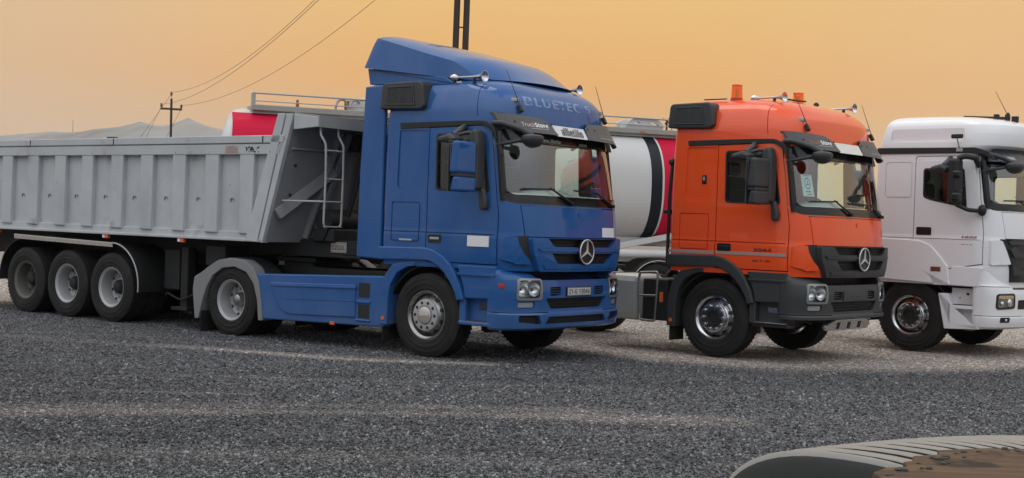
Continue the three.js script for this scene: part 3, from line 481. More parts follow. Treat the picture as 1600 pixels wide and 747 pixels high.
function nearMirrors(o, shellMat, y, kind = 0) {
  for (const s of [1, -1]) {
    const Z = (g) => (s > 0 ? g : mirrorZ(g.index ? g.toNonIndexed() : g).translate(-0.16, 0, 0.20));
    if (kind) { // tall dark housing on two arms
      const m = part(o, 'mirror', [bx(0.70, 0.86, 2.165 + y, 2.84 + y, 1.40, 1.60, 0.05)].map(Z), M.dark);
      part(m, 'mirror_arm', [tube([[0.80, 2.84 + y, 1.50], [0.90, 2.87 + y, 1.46], [1.00, 2.85 + y, 1.36], [1.02, 2.74 + y, 1.25]], 0.04, 24, 8), tube([[0.80, 2.17 + y, 1.48], [0.95, 2.10 + y, 1.40], [1.10, 2.09 + y, 1.26]], 0.03, 24, 8), new THREE.SphereGeometry(0.07, 14, 10).scale(0.9, 1.2, 0.8).translate(1.10, 2.10 + y, 1.27)].map(Z), M.dark);
      part(m, 'mirror_hinge', [bx(0.78, 0.90, 2.56 + y, 2.66 + y, 1.50, 1.63, 0.03), bx(0.78, 0.90, 2.22 + y, 2.34 + y, 1.50, 1.63, 0.03), bx(0.698, 0.862, 2.37 + y, 2.38 + y, 1.395, 1.605, 0.003)].map(Z), M.black);
    } else {
      const br = part(o, 'mirror_bracket', [ext(round([[0.83, 2.09], [0.94, 2.09], [0.945, 2.66], [0.91, 2.80], [0.86, 2.815], [0.80, 2.74]], 0.05), 1.28, 1.46, 0.03), ext(round([[0.90, 1.855], [0.99, 1.855], [1.0, 1.96], [0.95, 2.12], [0.88, 2.12]], 0.04), 1.255, 1.34, 0.025), tube([[0.85, 2.77, 1.36], [0.72, 2.775, 1.38], [0.60, 2.74, 1.44]], 0.022, 20, 8)].map(Z), M.plastic); void br;
      const m = part(o, 'mirror', [ext(round([[0.80, 2.275], [0.93, 2.275], [0.93, 2.655], [0.84, 2.655]], 0.04), 1.44, 1.80, 0.028)].map(Z), shellMat); part(m, 'mirror_glass', [bx(0.792, 0.802, 2.30, 2.62, 1.47, 1.77, 0.004)].map(Z), M.glassMirror);
      const w = part(o, 'wide_angle_mirror', [ext(round([[0.80, 2.065], [0.93, 2.065], [0.93, 2.235], [0.84, 2.235]], 0.03), 1.43, 1.78, 0.025)].map(Z), shellMat); part(w, 'mirror_surround', [bx(0.80, 0.915, 2.235, 2.28, 1.45, 1.77, 0.01), bx(0.785, 0.80, 2.06, 2.66, 1.43, 1.80, 0.008)].map(Z), M.plastic);
    }
    if (s > 0) part(o, 'kerb_mirror', [ext(round([[0.40, 2.66 + y], [0.66, 2.635 + y], [0.70, 2.70 + y], [0.60, 2.765 + y], [0.43, 2.72 + y]], 0.04), 1.38, 1.60, 0.04), tube([[0.58, 2.86 + y, 1.25], [0.61, 2.82 + y, 1.36], [0.58, 2.74 + y, 1.46]], 0.04, 16, 8)], M.plastic);
  }
}
function frontMirror(o, y = 0) { // arm mirror over the near corner of the windscreen
  const m = part(o, 'front_mirror', [new THREE.SphereGeometry(0.15, 22, 14, 0, Math.PI * 2, Math.PI * 0.42, Math.PI * 0.58).scale(0.85, 0.72, 1.0).translate(1.47, 2.715 + y, 1.07), new THREE.SphereGeometry(0.15, 22, 8, 0, Math.PI * 2, 0, Math.PI * 0.43).scale(0.84, 0.24, 0.99).translate(1.47, 2.735 + y, 1.07)], M.plastic);
  part(m, 'mirror_arm', [tube([[0.99, 2.90 + y, 1.225], [1.12, 2.895 + y, 1.215], [1.33, 2.83 + y, 1.15], [1.47, 2.745 + y, 1.07]], 0.034, 36, 10), tube([[1.04, 2.64 + y, 1.205], [1.20, 2.665 + y, 1.19], [1.42, 2.715 + y, 1.09]], 0.024, 24, 8), tube([[1.07, 2.80 + y, 1.20], [1.08, 2.66 + y, 1.20], [1.09, 2.52 + y, 1.185]], 0.03, 16, 8)], M.plastic);
}
function airHorn(o, x, y, z, l = 0.52) {
  const h = part(o, 'air_horn', [latheX([[0.0, 0], [0.040, 0.002], [0.046, 0.05], [0.032, 0.085], [0.013, 0.10], [0.014, l - 0.16], [0.022, l - 0.09], [0.040, l - 0.04], [0.072, l], [0.066, l], [0.02, l - 0.05], [0, l - 0.06]].reverse()).translate(x, y, z)], M.chrome);
  part(h, 'horn_bracket', [bx(x + 0.03, x + 0.06, y - 0.12, y - 0.02, z - 0.02, z + 0.02, 0.005), bx(x + l * 0.66, x + l * 0.66 + 0.03, y - 0.16, y - 0.01, z - 0.02, z + 0.02, 0.005)], M.dark);
}
const archOuter = [[-0.745, 1.365], [0.01, 1.378], [0.16, 1.352], [0.308, 1.284], [0.43, 1.19], [0.521, 1.072], [0.60, 0.93], [0.652, 0.767], [0.552, 0.748], [0.52, 0.84], [0.459, 0.938], [0.36, 1.06], [0.245, 1.15], [0.13, 1.202], [0.017, 1.218], [-0.745, 1.195]];
const both = (fn) => Object.assign([1, -1].map((s) => { const g = fn(); return s > 0 ? g : mirrorZ(g.index ? g.toNonIndexed() : g); }), { each: true });
function chassisOf(o, rear) {
  const c = part(o, 'chassis', [both(() => bx(rear, 1.15, 0.74, 1.0, 0.36, 0.44, 0.01)), [-4.3, -3.2, -2.4, -1.5, -0.6, 0.6].map((x) => bx(x - 0.05, x + 0.05, 0.78, 0.96, -0.38, 0.38, 0.01)), bx(-0.72, 1.0, 0.62, 1.13, -0.48, 0.48, 0.08), bx(-1.9, -0.7, 0.55, 0.9, -0.25, 0.25, 0.08), bx(0.2, 1.12, 0.98, 1.135, -1.12, 1.12, 0.03), bx(0.58, 0.98, 0.50, 1.12, -1.0, 1.0, 0.03)], M.chassis);
  part(c, 'front_axle', [rod([0, 0.5, -1.0], [0, 0.5, 1.0], 0.075, 0.075, 12), bx(-0.6, 0.6, 0.42, 0.50, 0.32, 0.44, 0.02), bx(-0.6, 0.6, 0.42, 0.50, -0.44, -0.32, 0.02)], M.chassis);
  part(c, 'drive_axle', [rod([-3.6, 0.52, -1.0], [-3.6, 0.52, 1.0], 0.11, 0.11, 14), new THREE.SphereGeometry(0.25, 16, 12).translate(-3.6, 0.52, 0)], M.chassis);
  part(o, 'fifth_wheel', [bx(-3.5, -2.7, 1.06, 1.13, -0.46, 0.46, 0.02), bx(-3.4, -2.8, 0.98, 1.07, -0.4, 0.4, 0.02)], M.chassis);
  // wheel wells under the cab
  const arc = []; for (let i = 0; i <= 14; i++) { const a = lerp(0.05, Math.PI - 0.35, i / 14); arc.push([Math.cos(a) * 0.66, 0.52 + Math.sin(a) * 0.64]); } const inn = arc.map(([x, y]) => [x * 0.965, 0.52 + (y - 0.52) * 0.965]).reverse();
  part(o, 'wheel_well', both(() => ext([...arc, ...inn], 0.55, 1.16)), M.dark);
  return c;
}
function headlight(o, s) {
  const hl = part(o, 'headlight', [bent(LB, round([[s * 0.728, 0.795], [s * 1.112, 0.795], [s * 1.097, 1.058], [s * 0.733, 1.058]], 0.045), -0.012, 0.022, [round([[s * 0.755, 0.82], [s * 1.088, 0.82], [s * 1.075, 1.034], [s * 0.758, 1.034]], 0.035)])], M.bezel);
  const bowl = (z, y, r, x) => new THREE.LatheGeometry([[0.012, -0.07], [r * 0.55, -0.055], [r * 0.85, -0.028], [r, 0.0]].map((p) => new THREE.Vector2(...p)), 24).rotateZ(-Math.PI / 2).rotateY(s > 0 ? -0.35 : 0.35).translate(x, y, z);
  part(hl, 'reflector', [bowl(s * 0.83, 0.92, 0.082, frontX(LB, 0.92, 0.83) - 0.035), bowl(s * 1.0, 0.925, 0.085, frontX(LB, 0.92, 1.0) - 0.045), bent(LB, [[s * 0.75, 0.815], [s * 1.09, 0.815], [s * 1.08, 1.04], [s * 0.75, 1.04]], -0.12, 0.006)], M.reflector);
  part(hl, 'bulb', each([new THREE.SphereGeometry(0.022, 10, 8).translate(frontX(LB, 0.92, 0.83) - 0.07, 0.92, s * 0.83), new THREE.SphereGeometry(0.022, 10, 8).translate(frontX(LB, 0.92, 1.0) - 0.08, 0.925, s * 1.0)]), M.dark);
  part(hl, 'lens', sheet(LB, s > 0 ? 1.09 : -0.755, s > 0 ? 0.755 : -1.09, 0.82, 1.036, -0.006, 10, 4), M.lens);
  const fog = part(o, 'fog_lamp', [bent(LB, round([[s * 0.85, 0.708], [s * 1.07, 0.708], [s * 1.07, 0.77], [s * 0.85, 0.77]], 0.02), -0.03, 0.012)], M.silver);
  part(fog, 'lens', sheet(LB, s > 0 ? 1.07 : -0.85, s > 0 ? 0.85 : -1.07, 0.708, 0.77, -0.008, 6, 2), M.lens);
}
const meshTex = texFrom(64, (x, y) => { const k = (x % 16 < 11) && (y % 8 < 5) ? 0.10 : 0.34; return [k, k, k]; }, true, 9);
M.mesh = std(rgb(0.06, 0.06, 0.065), 0.7, 0, { map: meshTex, bumpMap: meshTex, bumpScale: -0.006 });
function slatStack(L, zw, y0, y1, n, off) { const h = (y1 - y0) / n; return Array.from({ length: n }, (_, i) => { const y = y0 + h * (i + 0.5); return bent(L, [[-zw, y - h * 0.22], [zw, y - h * 0.22], [zw, y + h * 0.22], [-zw, y + h * 0.22]], off, 0.02); }); }
function visorPrint(split, c1) {
  return printTex(512, 128, (g, w, h) => { g.clearRect(0, 0, w, h); fitText(g, 'Truck', 16, 84, 205, 62, c1, ''); fitText(g, 'Store', 226, 84, 262, 66, '#eceaea'); g.fillStyle = '#b9b3b3'; g.fillRect(150, 106, 330, 7); });
}
const decal = (t, rough = 0.6) => new THREE.MeshStandardMaterial({ map: t, transparent: true, roughness: rough });
function rigA(o, st) { // the make of cab shared by the blue and the orange truck
  chassisOf(o, st.rear);
  const { body, windscreen } = buildCab(o, cabA, CA, LA, st.paint, st.trim);
  interior(o, LA, 1.2, 2.06);
  // grille with bars, mesh and badge
  const gp = round([[-0.97, 1.548], [0.97, 1.548], [0.94, 1.36], [0.835, 1.14], [-0.835, 1.14], [-0.94, 1.36]], 0.03);
  const op1 = [[-0.74, 1.541], [0.74, 1.541], [0.65, 1.455], [0.60, 1.440], [-0.60, 1.440], [-0.65, 1.455]], op2 = [[-0.67, 1.362], [0.67, 1.362], [0.57, 1.252], [0.53, 1.236], [-0.53, 1.236], [-0.57, 1.252]];
  const gr = part(o, 'grille', [bent(LA, gp, 0.002, 0.075, [op1, op2])], st.grille);
  part(gr, 'grille_bar', [bent(LA, round([[-0.90, 1.425], [0.90, 1.425], [0.86, 1.385], [-0.86, 1.385]], 0.01), 0.07, 0.022)], st.grille); part(gr, 'grille_bar', [bent(LA, round([[-0.80, 1.225], [0.80, 1.225], [0.77, 1.175], [-0.77, 1.175]], 0.01), 0.07, 0.020)], st.grille);
  part(gr, 'grille_mesh', [bent(LA, [[-0.76, 1.542], [0.76, 1.542], [0.68, 1.22], [-0.68, 1.22]], 0.002, 0.006)], M.dark); for (const [zw, y0, y1] of [[0.66, 1.445, 1.54], [0.60, 1.24, 1.36]]) for (const g of slatStack(LA, zw, y0, y1, 3, 0.008)) part(gr, 'grille_slat', [g], M.mesh);
  const bdg = part(gr, 'star_badge', star(0.150).map((g) => g.translate(frontX(LA, 1.38, 0) + 0.098, 1.385, 0)), M.badge);
  part(gr, 'badge_seat', [new THREE.CylinderGeometry(0.165, 0.165, 0.02, 40).rotateZ(Math.PI / 2).translate(frontX(LA, 1.38, 0) + 0.086, 1.385, 0)], M.black);
  for (const s of [1, -1]) {
    const vent = part(o, 'side_vent', [bent(LA, [[s * 0.955, 1.565], [s * 1.10, 1.56], [s * 1.09, 1.46], [s * 1.03, 1.34], [s * 0.93, 1.255], [s * 0.90, 1.25]], 0.001, 0.006)], M.dark); void vent;
    part(o, 'grille_corner', [bent(LA, round([[s * 1.105, 1.555], [s * 1.21, 1.54], [s * 1.215, 1.27], [s * 1.10, 1.225], [s * 0.955, 1.225], [s * 0.955, 1.27], [s * 1.04, 1.355], [s * 1.09, 1.46]], 0.015), 0.001, 0.045)], st.paint);
  }
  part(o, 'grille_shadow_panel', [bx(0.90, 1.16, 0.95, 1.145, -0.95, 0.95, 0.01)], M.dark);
  part(o, 'badge', [new THREE.CylinderGeometry(0.035, 0.035, 0.012, 16).rotateZ(Math.PI / 2).translate(frontX(LA, 1.84, 0) + 0.004, 1.845, 0)], st.paint);
  // rain rail, sill, steps
  part(o, 'rain_rail', both(() => ext(round([[-0.475, 2.925], [0.55, 2.935], [0.86, 2.93], [1.03, 2.86], [1.075, 2.70], [1.05, 2.70], [0.99, 2.82], [0.86, 2.875], [0.55, 2.872], [-0.46, 2.848]], 0.02), 1.16, 1.256, 0.006)), st.rail ?? M.dark);
  part(o, 'pillar_trim', both(() => ext([[1.015, 2.86], [1.035, 2.86], [1.165, 1.98], [1.125, 1.98]], 1.13, 1.215, 0.004)), M.dark);
  part(o, 'wheel_arch', both(() => ext(archOuter, 1.08, 1.28, 0.018)), st.trim);
  for (const s of [1, -1]) {
    const Z = (g) => (s > 0 ? g : mirrorZ(g.index ? g.toNonIndexed() : g));
    const sp = part(o, 'step_box', [ext(round([[0.52, 1.185], [1.115, 1.185], [1.115, 0.80], [0.655, 0.785], [0.625, 0.93], [0.56, 1.07]], 0.02), 0.95, 1.245, 0.012), ext(round([[0.535, 1.092], [1.113, 1.092], [1.113, 1.062], [0.56, 1.062]], 0.008), 1.2, 1.268, 0.006), bx(0.56, 1.10, 0.50, 0.82, 0.95, 1.13, 0.02), bx(0.56, 1.115, 0.46, 0.515, 0.98, st.plate ? 1.16 : 1.245, 0.02), bx(0.56, 0.66, 0.50, 0.78, 1.0, 1.23, 0.02)].map(Z), st.trim);
    part(sp, 'step_tread', [bx(0.66, 1.09, 0.515, 0.525, 1.0, 1.235, 0.003), bx(0.80, 1.04, 0.655, 0.72, 1.128, 1.14, 0.004)].map(Z), st.plate ? M.alu : M.plastic);
    const fd = part(o, 'front_mudguard', [ext(round([[-0.735, 0.37], [-0.725, 0.78], [-0.655, 1.01], [-0.53, 1.145], [-0.26, 1.196], [-0.15, 1.196], [-0.16, 1.14], [-0.29, 1.12], [-0.46, 1.04], [-0.565, 0.88], [-0.60, 0.68], [-0.605, 0.37]], 0.015), 0.86, 1.245, 0.012)].map(Z), st.trim);
    part(fd, 'mud_flap', [bx(-0.70, -0.685, 0.17, 0.40, 0.88, 1.22, 0.004)].map(Z), M.rubber);
    part(fd, 'marker_lamp', [new THREE.CylinderGeometry(0.026, 0.026, 0.012, 14).rotateX(Math.PI / 2).translate(-0.665, 0.455, 1.249)].map(Z), M.orangelens);
    part(o, 'air_intake', [ext(round([[-0.79, 3.10], [-0.10, 3.085], [-0.05, 3.13], [-0.09, 3.40], [-0.14, 3.44], [-0.72, 3.43], [-0.76, 3.40]], 0.03), 1.06, 1.30, 0.02)].map(Z), M.plastic);
    const ai = o.children[o.children.length - 1];
    part(ai, 'intake_frame', [ext(round([[-0.70, 3.145], [-0.19, 3.135], [-0.235, 3.385], [-0.665, 3.38]], 0.02), 1.29, 1.312, 0.006, [round([[-0.67, 3.165], [-0.215, 3.158], [-0.252, 3.365], [-0.642, 3.36]], 0.015)])].map(Z), M.plastic);
    part(ai, 'louvres', Array.from({ length: 24 }, (_, i) => { const x = -0.66 + i * 0.0182; return beam([x, 3.165, 1.302], [x + 0.018 * (i < 12 ? 1 : -0.5), 3.358, 1.302], 0.008, 0.014, [0, 0, 1]); }).map(Z), M.visor);
    part(o, 'roof_lamp', [bx(-0.06, 0.0, -0.022, 0.022, -0.05, 0.05, 0.01).rotateY(-0.75 * s).translate(frontX(LA, 3.20, 0.93) + 0.012, 3.20, s * 0.95)], M.silver);
    const an = part(o, 'antenna', [bx(-0.02, 0.03, -0.06, 0.04, -0.025, 0.025, 0.012).rotateZ(0.5).translate(frontX(LA, 3.10, 0.9) + 0.02, 3.10, s * 0.92)], M.dark);
    part(an, 'antenna_rod', [rod([frontX(LA, 3.10, 0.9) + 0.03, 3.12, s * 0.92], [frontX(LA, 3.10, 0.9) - 0.16, 3.56, s * 0.97], 0.006, 0.003, 6)], M.black);
    headlight(o, s);
    const vm = part(o, 'bumper_vent', [slatStack(LB, 0.1, 0.855, 0.945, 3, -0.05).map((g) => g.translate(0, 0, s * 0.472))], M.plastic); void vm;
  }
  part(o, 'handle_recess', both(() => ext(round([[0.055, 1.437], [0.267, 1.437], [0.267, 1.54], [0.055, 1.54]], 0.02), 1.22, 1.262)), M.black);
  part(o, 'door_handle', both(() => bx(0.09, 0.235, 1.478, 1.508, 1.258, 1.272, 0.006)), st.handle ?? M.black);
  // sun visor in three panels
  const tl = (z, y) => (2.97 - y) * 0.42;
  const vN = round([[1.19, 3.035], [0.66, 2.995], [0.55, 2.95], [0.44, 2.80], [0.9, 2.805], [1.19, 2.90]], 0.02), vF = round([[-1.19, 3.035], [-0.36, 3.0], [-0.25, 2.93], [-0.19, 2.79], [-0.9, 2.78], [-1.19, 2.74]], 0.02);
  const vs = part(o, 'sun_visor', [bent(LA, vN, 0.055, 0.025, null, tl), bent(LA, vF, 0.055, 0.025, null, tl), bent(LA, [[1.19, 3.035], [0.66, 2.995], [0.66, 2.975], [1.19, 3.012]], -0.02, 0.095, null, tl), bent(LA, [[-1.19, 3.035], [-0.36, 3.0], [-0.36, 2.98], [-1.19, 3.012]], -0.02, 0.095, null, tl)], M.visor);
  part(vs, 'visor_bracket', [bent(LA, [[0.55, 2.93], [-0.55, 2.93], [-0.55, 2.90], [0.55, 2.90]], 0.0, 0.06)], M.dark);
  const wp = part(vs, 'visor_panel', [bent(LA, round([[0.47, 2.925], [-0.20, 2.925], [-0.20, 2.79], [0.46, 2.79]], 0.02), 0.05, 0.018, null, tl)], st.visorPanel); void wp;
  part(vs, 'lettering', sheet(LA, 1.0, 0.56, 2.845, 2.945, 0.0815, 16, 4, tl), decal(visorPrint(true, st.visorRed)));
  part(vs, 'small_lettering', sheet(LA, -0.50, -1.0, 2.82, 2.90, 0.0815, 16, 4, tl), decal(printTex(256, 48, (g, w, h) => { g.clearRect(0, 0, w, h); g.fillStyle = '#8e8b8b'; g.fillRect(4, 34, 246, 7); let r = rng(4); for (let x = 6; x < 244; x += 4 + r() * 6) g.fillRect(x, 12, 2 + r() * 3, 8); })));
  part(vs, 'screw', each([1.05, 0.62, 0.50, -0.28, -0.45, -1.05].map((z) => new THREE.SphereGeometry(0.012, 8, 6).translate(frontX(LA, 2.93, z) + 0.08 + 0.017, 2.93, z))), M.black);
  frontMirror(o); nearMirrors(o, st.mirror, 0);
  wiper(o, LA, [1.02, 2.125], [0.52, 2.14], [0.62, 2.15], [0.20, 1.975]); wiper(o, LA, [0.12, 2.14], [-0.44, 2.115], [-0.36, 2.13], [-0.80, 1.97]);
  return { body, windscreen };
}

// ------------------------------------------------------------------ blue tractor
const POSE = { blue: [-0.316, -17.634, 0.648], orange: [3.553, -19.058, 0.717], white: [6.856, -21.122, 0.752], tanker: [-1.0, -26.36, -0.3556] };
const at = (p, l = [0, 0, 0]) => [p[0] + Math.cos(p[2]) * l[0] - Math.sin(p[2]) * l[2], l[1], p[1] + Math.sin(p[2]) * l[0] + Math.cos(p[2]) * l[2]];
function wheels(o, frontKind, mats, rearMats, rearScale = 0.945) {
  for (const s of [1, -1]) {
    wheel(o, frontKind, 0, 0.532, s * 1.03, s, mats);
    for (const z of [1.045, 0.71]) { const w = wheel(o, z > 1 ? 'deep' : 'deep', -3.6, 0.502, s * z, s, rearMats); w.scale.set(rearScale, rearScale, 1); }
  }
}
function rearGuards(o, mat, trim) {
  for (const s of [1, -1]) {
    const Z = (g) => (s > 0 ? g : mirrorZ(g.index ? g.toNonIndexed() : g));
    const f = part(o, 'rear_mudguard', [ribbedGuard(0.63, 0.62, 0.30, Math.PI - 0.30).translate(-3.6, 0.47, 0.92)].map(Z), mat);
    part(f, 'mud_flap', [bx(-4.215, -4.20, 0.02, 0.50, 0.64, 1.22, 0.004)].map(Z), M.rubber);
    if (trim) part(f, 'mudguard_trim', [ext(round([[-4.31, 0.20], [-4.37, 0.62], [-4.34, 0.80], [-4.2, 0.86], [-4.05, 0.95], [-3.85, 1.05], [-3.6, 1.095], [-3.3, 1.07], [-3.12, 0.98], [-3.0, 0.8], [-2.93, 0.5], [-2.9, 0.26], [-2.98, 0.26], [-3.02, 0.55], [-3.1, 0.76], [-3.25, 0.91], [-3.5, 0.975], [-3.75, 0.945], [-3.95, 0.83], [-4.08, 0.65], [-4.16, 0.45], [-4.235, 0.20]], 0.02), 1.05, 1.245, 0.01)].map(Z), trim);
  }
}
{
  const o = thing('tractor_truck', 'blue tractor truck with tall roof fairing, coupled to the grey tipper trailer', 'truck', at(POSE.blue), -POSE.blue[2], 'tractor trucks parked side by side');
  rigA(o, { paint: M.blue, trim: M.blue, grille: M.blue, rear: -4.5, mirror: M.blue, visorPanel: std(rgb(0.62, 0.62, 0.63), 0.6), visorRed: '#d9b7b4', handle: M.silver });
  wheels(o, 'trim', { rim: M.steel, trim: M.silver, cap: std(rgb(0.50, 0.47, 0.44), 0.4, 0.6) }, { rim: M.silver, hub: M.steel });
  rearGuards(o, M.plastic, M.greyFender);
  part(o, 'bumper', bumperBlue, M.blue);
  part(o, 'bumper_mesh', [bent(LB, [[-0.64, 0.69], [0.64, 0.69], [0.64, 0.81], [-0.64, 0.81]], -0.05, 0.006), bent(LB, [[-1.05, 0.51], [1.05, 0.51], [1.05, 0.61], [-1.05, 0.61]], -0.05, 0.006), slatStack(LB, 0.6, 0.70, 0.80, 3, -0.045)], M.mesh);
  for (const s of [1, -1]) part(o, 'side_marker', [bx(1.13, 1.24, 0.935, 0.985, s * 1.20, s * 1.247, 0.006)], M.redlens);
  const pl = part(o, 'number_plate', [bent(LB, [[-0.265, 0.835], [0.265, 0.835], [0.265, 0.95], [-0.265, 0.95]], 0.006, 0.012)], M.dark);
  part(pl, 'plate_print', sheet(LB, 0.257, -0.257, 0.842, 0.943, 0.021, 8, 2), std(rgb(1, 1, 1), 0.5, 0, { map: printTex(512, 104, (g, w, h) => { g.fillStyle = '#b9b8b6'; g.fillRect(0, 0, w, h); g.strokeStyle = '#2b2b2b'; g.lineWidth = 5; g.strokeRect(5, 5, w - 10, h - 10); fitText(g, '21-G 13046', 26, 82, 460, 60, '#1b1b1d'); }) }));
  // papers and prints
  part(o, 'paper_sheet', [bx(0.685, 1.01, 1.415, 1.545, 1.250, 1.2685, 0.002)], M.paper, 'white paper sheet on the door');
  part(o, 'paper_sheet', [bent(LA, [[-0.50, 1.57], [-0.86, 1.57], [-0.86, 1.69], [-0.50, 1.69]], 0.001, 0.004)], M.paper, 'white paper sheet on the front panel');
  part(o, 'roof_lettering', sheet(LA, 0.86, -0.62, 3.125, 3.275, 0.004, 40, 6), decal(printTex(1024, 128, (g, w, h) => { g.clearRect(0, 0, w, h); fitText(g, 'BLUETEC', 10, 112, 800, 96, 'rgba(160,186,225,0.5)'); fitText(g, '5', 880, 112, 100, 96, 'rgba(160,186,225,0.5)'); g.globalCompositeOperation = 'destination-out'; const r = rng(31); for (let i = 0; i < 26; i++) { g.globalAlpha = 0.25 + r() * 0.7; g.fillRect(r() * w, r() * h, 20 + r() * 90, 4 + r() * 34); } }), 0.5));
  part(o, 'screen_lettering', sheet(LA, 0.66, -0.40, 2.692, 2.762, 0.008, 24, 3), decal(printTex(1024, 96, (g, w, h) => { g.clearRect(0, 0, w, h); fitText(g, 'www.Herta', 8, 68, 410, 60, '#c9c9c6'); fitText(g, 'Trucks', 430, 68, 300, 50, '#7c2f2c'); fitText(g, '.com', 790, 68, 190, 48, '#a9a9a6'); })));
  part(o, 'visor_print', sheet(LA, 0.36, -0.15, 2.80, 2.915, 0.0745, 12, 4, (z, y) => (2.97 - y) * 0.42), decal(printTex(256, 72, (g, w, h) => { g.clearRect(0, 0, w, h); fitText(g, 'allletiilo', 8, 66, 236, 60, '#2a2a2c'); })));
  part(o, 'step_lettering', sidePrint(0.69, 1.08, 0.90, 0.955, 1.2475), decal(printTex(512, 80, (g, w, h) => { g.clearRect(0, 0, w, h); fitText(g, 'Mercedes-Benz', 6, 58, 500, 50, 'rgba(95,125,180,0.55)', 'italic', 'serif'); })));
  part(o, 'hatch_handle', [bx(-0.42, -0.21, 1.448, 1.472, 1.245, 1.268, 0.006)], M.silver);
  // roof fairing: loft of cross-sections from the tail to the nose
  const S = 22, T = 28, rings = [];
  for (let i = -2; i <= S; i++) {
    const s = Math.max(0, i) / S, r = [], drop = i === -2 ? 0.075 : i === -1 ? 0.02 : 0, grow = i === -2 ? 0.05 : i === -1 ? 0.012 : 0;
    const cs = lerp(4.115, 3.80, s / 0.68), c = s < 0.68 ? cs - 0.018 * Math.sin(s / 0.68 * Math.PI) * -1 : lerp(3.80, 3.455, Math.pow((s - 0.68) / 0.32, 1.45)), e = s < 0.8 ? lerp(4.045, 3.70, Math.pow(s / 0.8, 1.06)) : lerp(3.70, 3.485, Math.pow((s - 0.8) / 0.2, 1.2)), bot = lerp(3.66, 3.455, Math.min(1, s * 1.05)), w = 1.13 - 0.16 * s * s * s;
    for (let j = 0; j <= T; j++) { const t = -1 + 2 * j / T, at2 = Math.abs(t), xt = lerp(0.955, 0.52, Math.pow(at2, 2.6)), y = Math.max(bot + 0.012, c - (c - e) * Math.pow(at2, 5) - drop), x = lerp(-1.06, xt, s) - (4.08 - y) * 0.40 * (1 - s) - grow * 0 - (i < 0 ? 0.03 * (i === -2 ? 1 : 0.3) : 0); r.push([x, y, t * (w - 0.06 * (1 - s))]); }
    for (let j = T; j >= 0; j--) { const t = -1 + 2 * j / T, xt = lerp(0.955, 0.52, Math.pow(Math.abs(t), 2.6)); r.push([lerp(-1.06, xt, s) - (4.08 - bot) * 0.40 * (1 - s), bot, t * (w + 0.01)]); }
    rings.push(r);
  }
  const fair = part(o, 'roof_fairing', [toCreasedNormals(loft(rings).toNonIndexed(), 0.5)], M.blue);
  part(fair, 'fairing_base', [both(() => ext(round([[-1.17, 3.445], [-1.215, 3.655], [0.10, 3.50], [0.30, 3.40], [-0.6, 3.42]], 0.01), 1.02, 1.09, 0.01)), bx(-1.17, -1.13, 3.45, 3.66, -1.05, 1.05, 0.01)], M.blue);
  part(fair, 'fairing_slot', [extZ([[-0.75, 3.44], [0.75, 3.44], [0.70, 3.52], [-0.70, 3.52]], 0.30, 0.70)], M.dark);
  for (const s of [1, -1]) part(o, 'side_fairing', [ext(round([[-0.765, 1.195], [-1.188, 1.205], [-1.172, 2.3], [-1.118, 3.405], [-0.765, 3.42]], 0.02), s * 1.16, s * 1.225, 0.02)], M.blue);
  part(o, 'fairing_gap_trim', [both(() => bx(-1.12, 0.35, 3.415, 3.44, 1.04, 1.07, 0.005))], M.alu);
  airHorn(o, 0.20, 3.485, 1.07); airHorn(o, 0.36, 3.49, -0.74);
  // side skirt with panel relief
  for (const s of [1, -1]) {
    const Z = (g) => (s > 0 ? g : mirrorZ(g.index ? g.toNonIndexed() : g));
    const sk = part(o, 'side_skirt', [ext(round([[-3.09, 0.90], [-0.68, 0.985], [-0.665, 0.335], [-2.93, 0.285]], 0.03), 1.08, 1.225, 0.02), ext(round([[-2.78, 0.80], [-1.16, 0.85], [-1.16, 0.425], [-2.40, 0.385], [-2.56, 0.44]], [0.05, 0.02, 0.02, 0.1, 0.12], 6), 1.20, 1.246, 0.014), ext(round([[-2.72, 0.775], [-1.14, 0.822], [-1.14, 0.795], [-2.70, 0.75]], 0.01), 1.23, 1.262, 0.006), ext(round([[-2.45, 0.60], [-1.16, 0.645], [-1.16, 0.632], [-2.42, 0.588]], 0.004), 1.23, 1.252, 0.003)].map(Z), M.blue);
    part(sk, 'foot_hole', [bx(-1.12, -0.92, 0.69, 0.88, 1.17, 1.2275, 0.002)].map(Z), M.dark); part(sk, 'foot_hole', [bx(-1.12, -0.92, 0.42, 0.60, 1.17, 1.2275, 0.002)].map(Z), M.dark);  // flush dark boxes, the shade of the step openings painted on
    part(sk, 'foot_hole_rail', [bx(-1.15, -0.90, 0.615, 0.655, 1.20, 1.245, 0.012), bx(-1.15, -0.90, 0.385, 0.41, 1.20, 1.245, 0.01)].map(Z), M.blue);
    part(sk, 'side_reflector', [bx(-1.62, -1.54, 0.30, 0.345, 1.215, 1.232, 0.005)].map(Z), M.orangelens);
    part(sk, 'skirt_top', [ext([[-3.06, 0.895], [-0.68, 0.978], [-0.68, 0.960], [-3.06, 0.88]], 0.72, 1.20)].map(Z), M.plastic);
    part(o, 'rear_reflector', [bx(-4.36, -4.345, 0.46, 0.58, 1.12, 1.20, 0.004)].map(Z), M.redlens);
  }
  part(o, 'chassis_box', [bx(-3.62, -3.30, 0.97, 1.11, 0.05, 0.30, 0.015), ext(round([[-3.58, 1.11], [-3.40, 1.11], [-3.44, 1.19], [-3.52, 1.19]], 0.02), 0.07, 0.28, 0.01)], M.cream, 'cream box on the chassis');
  part(o, 'air_tank', [rod([-4.62, 1.13, -0.38], [-4.15, 1.13, -0.38], 0.085, 0.085, 18), new THREE.SphereGeometry(0.085, 16, 10).translate(-4.62, 1.13, -0.38)], M.alu);
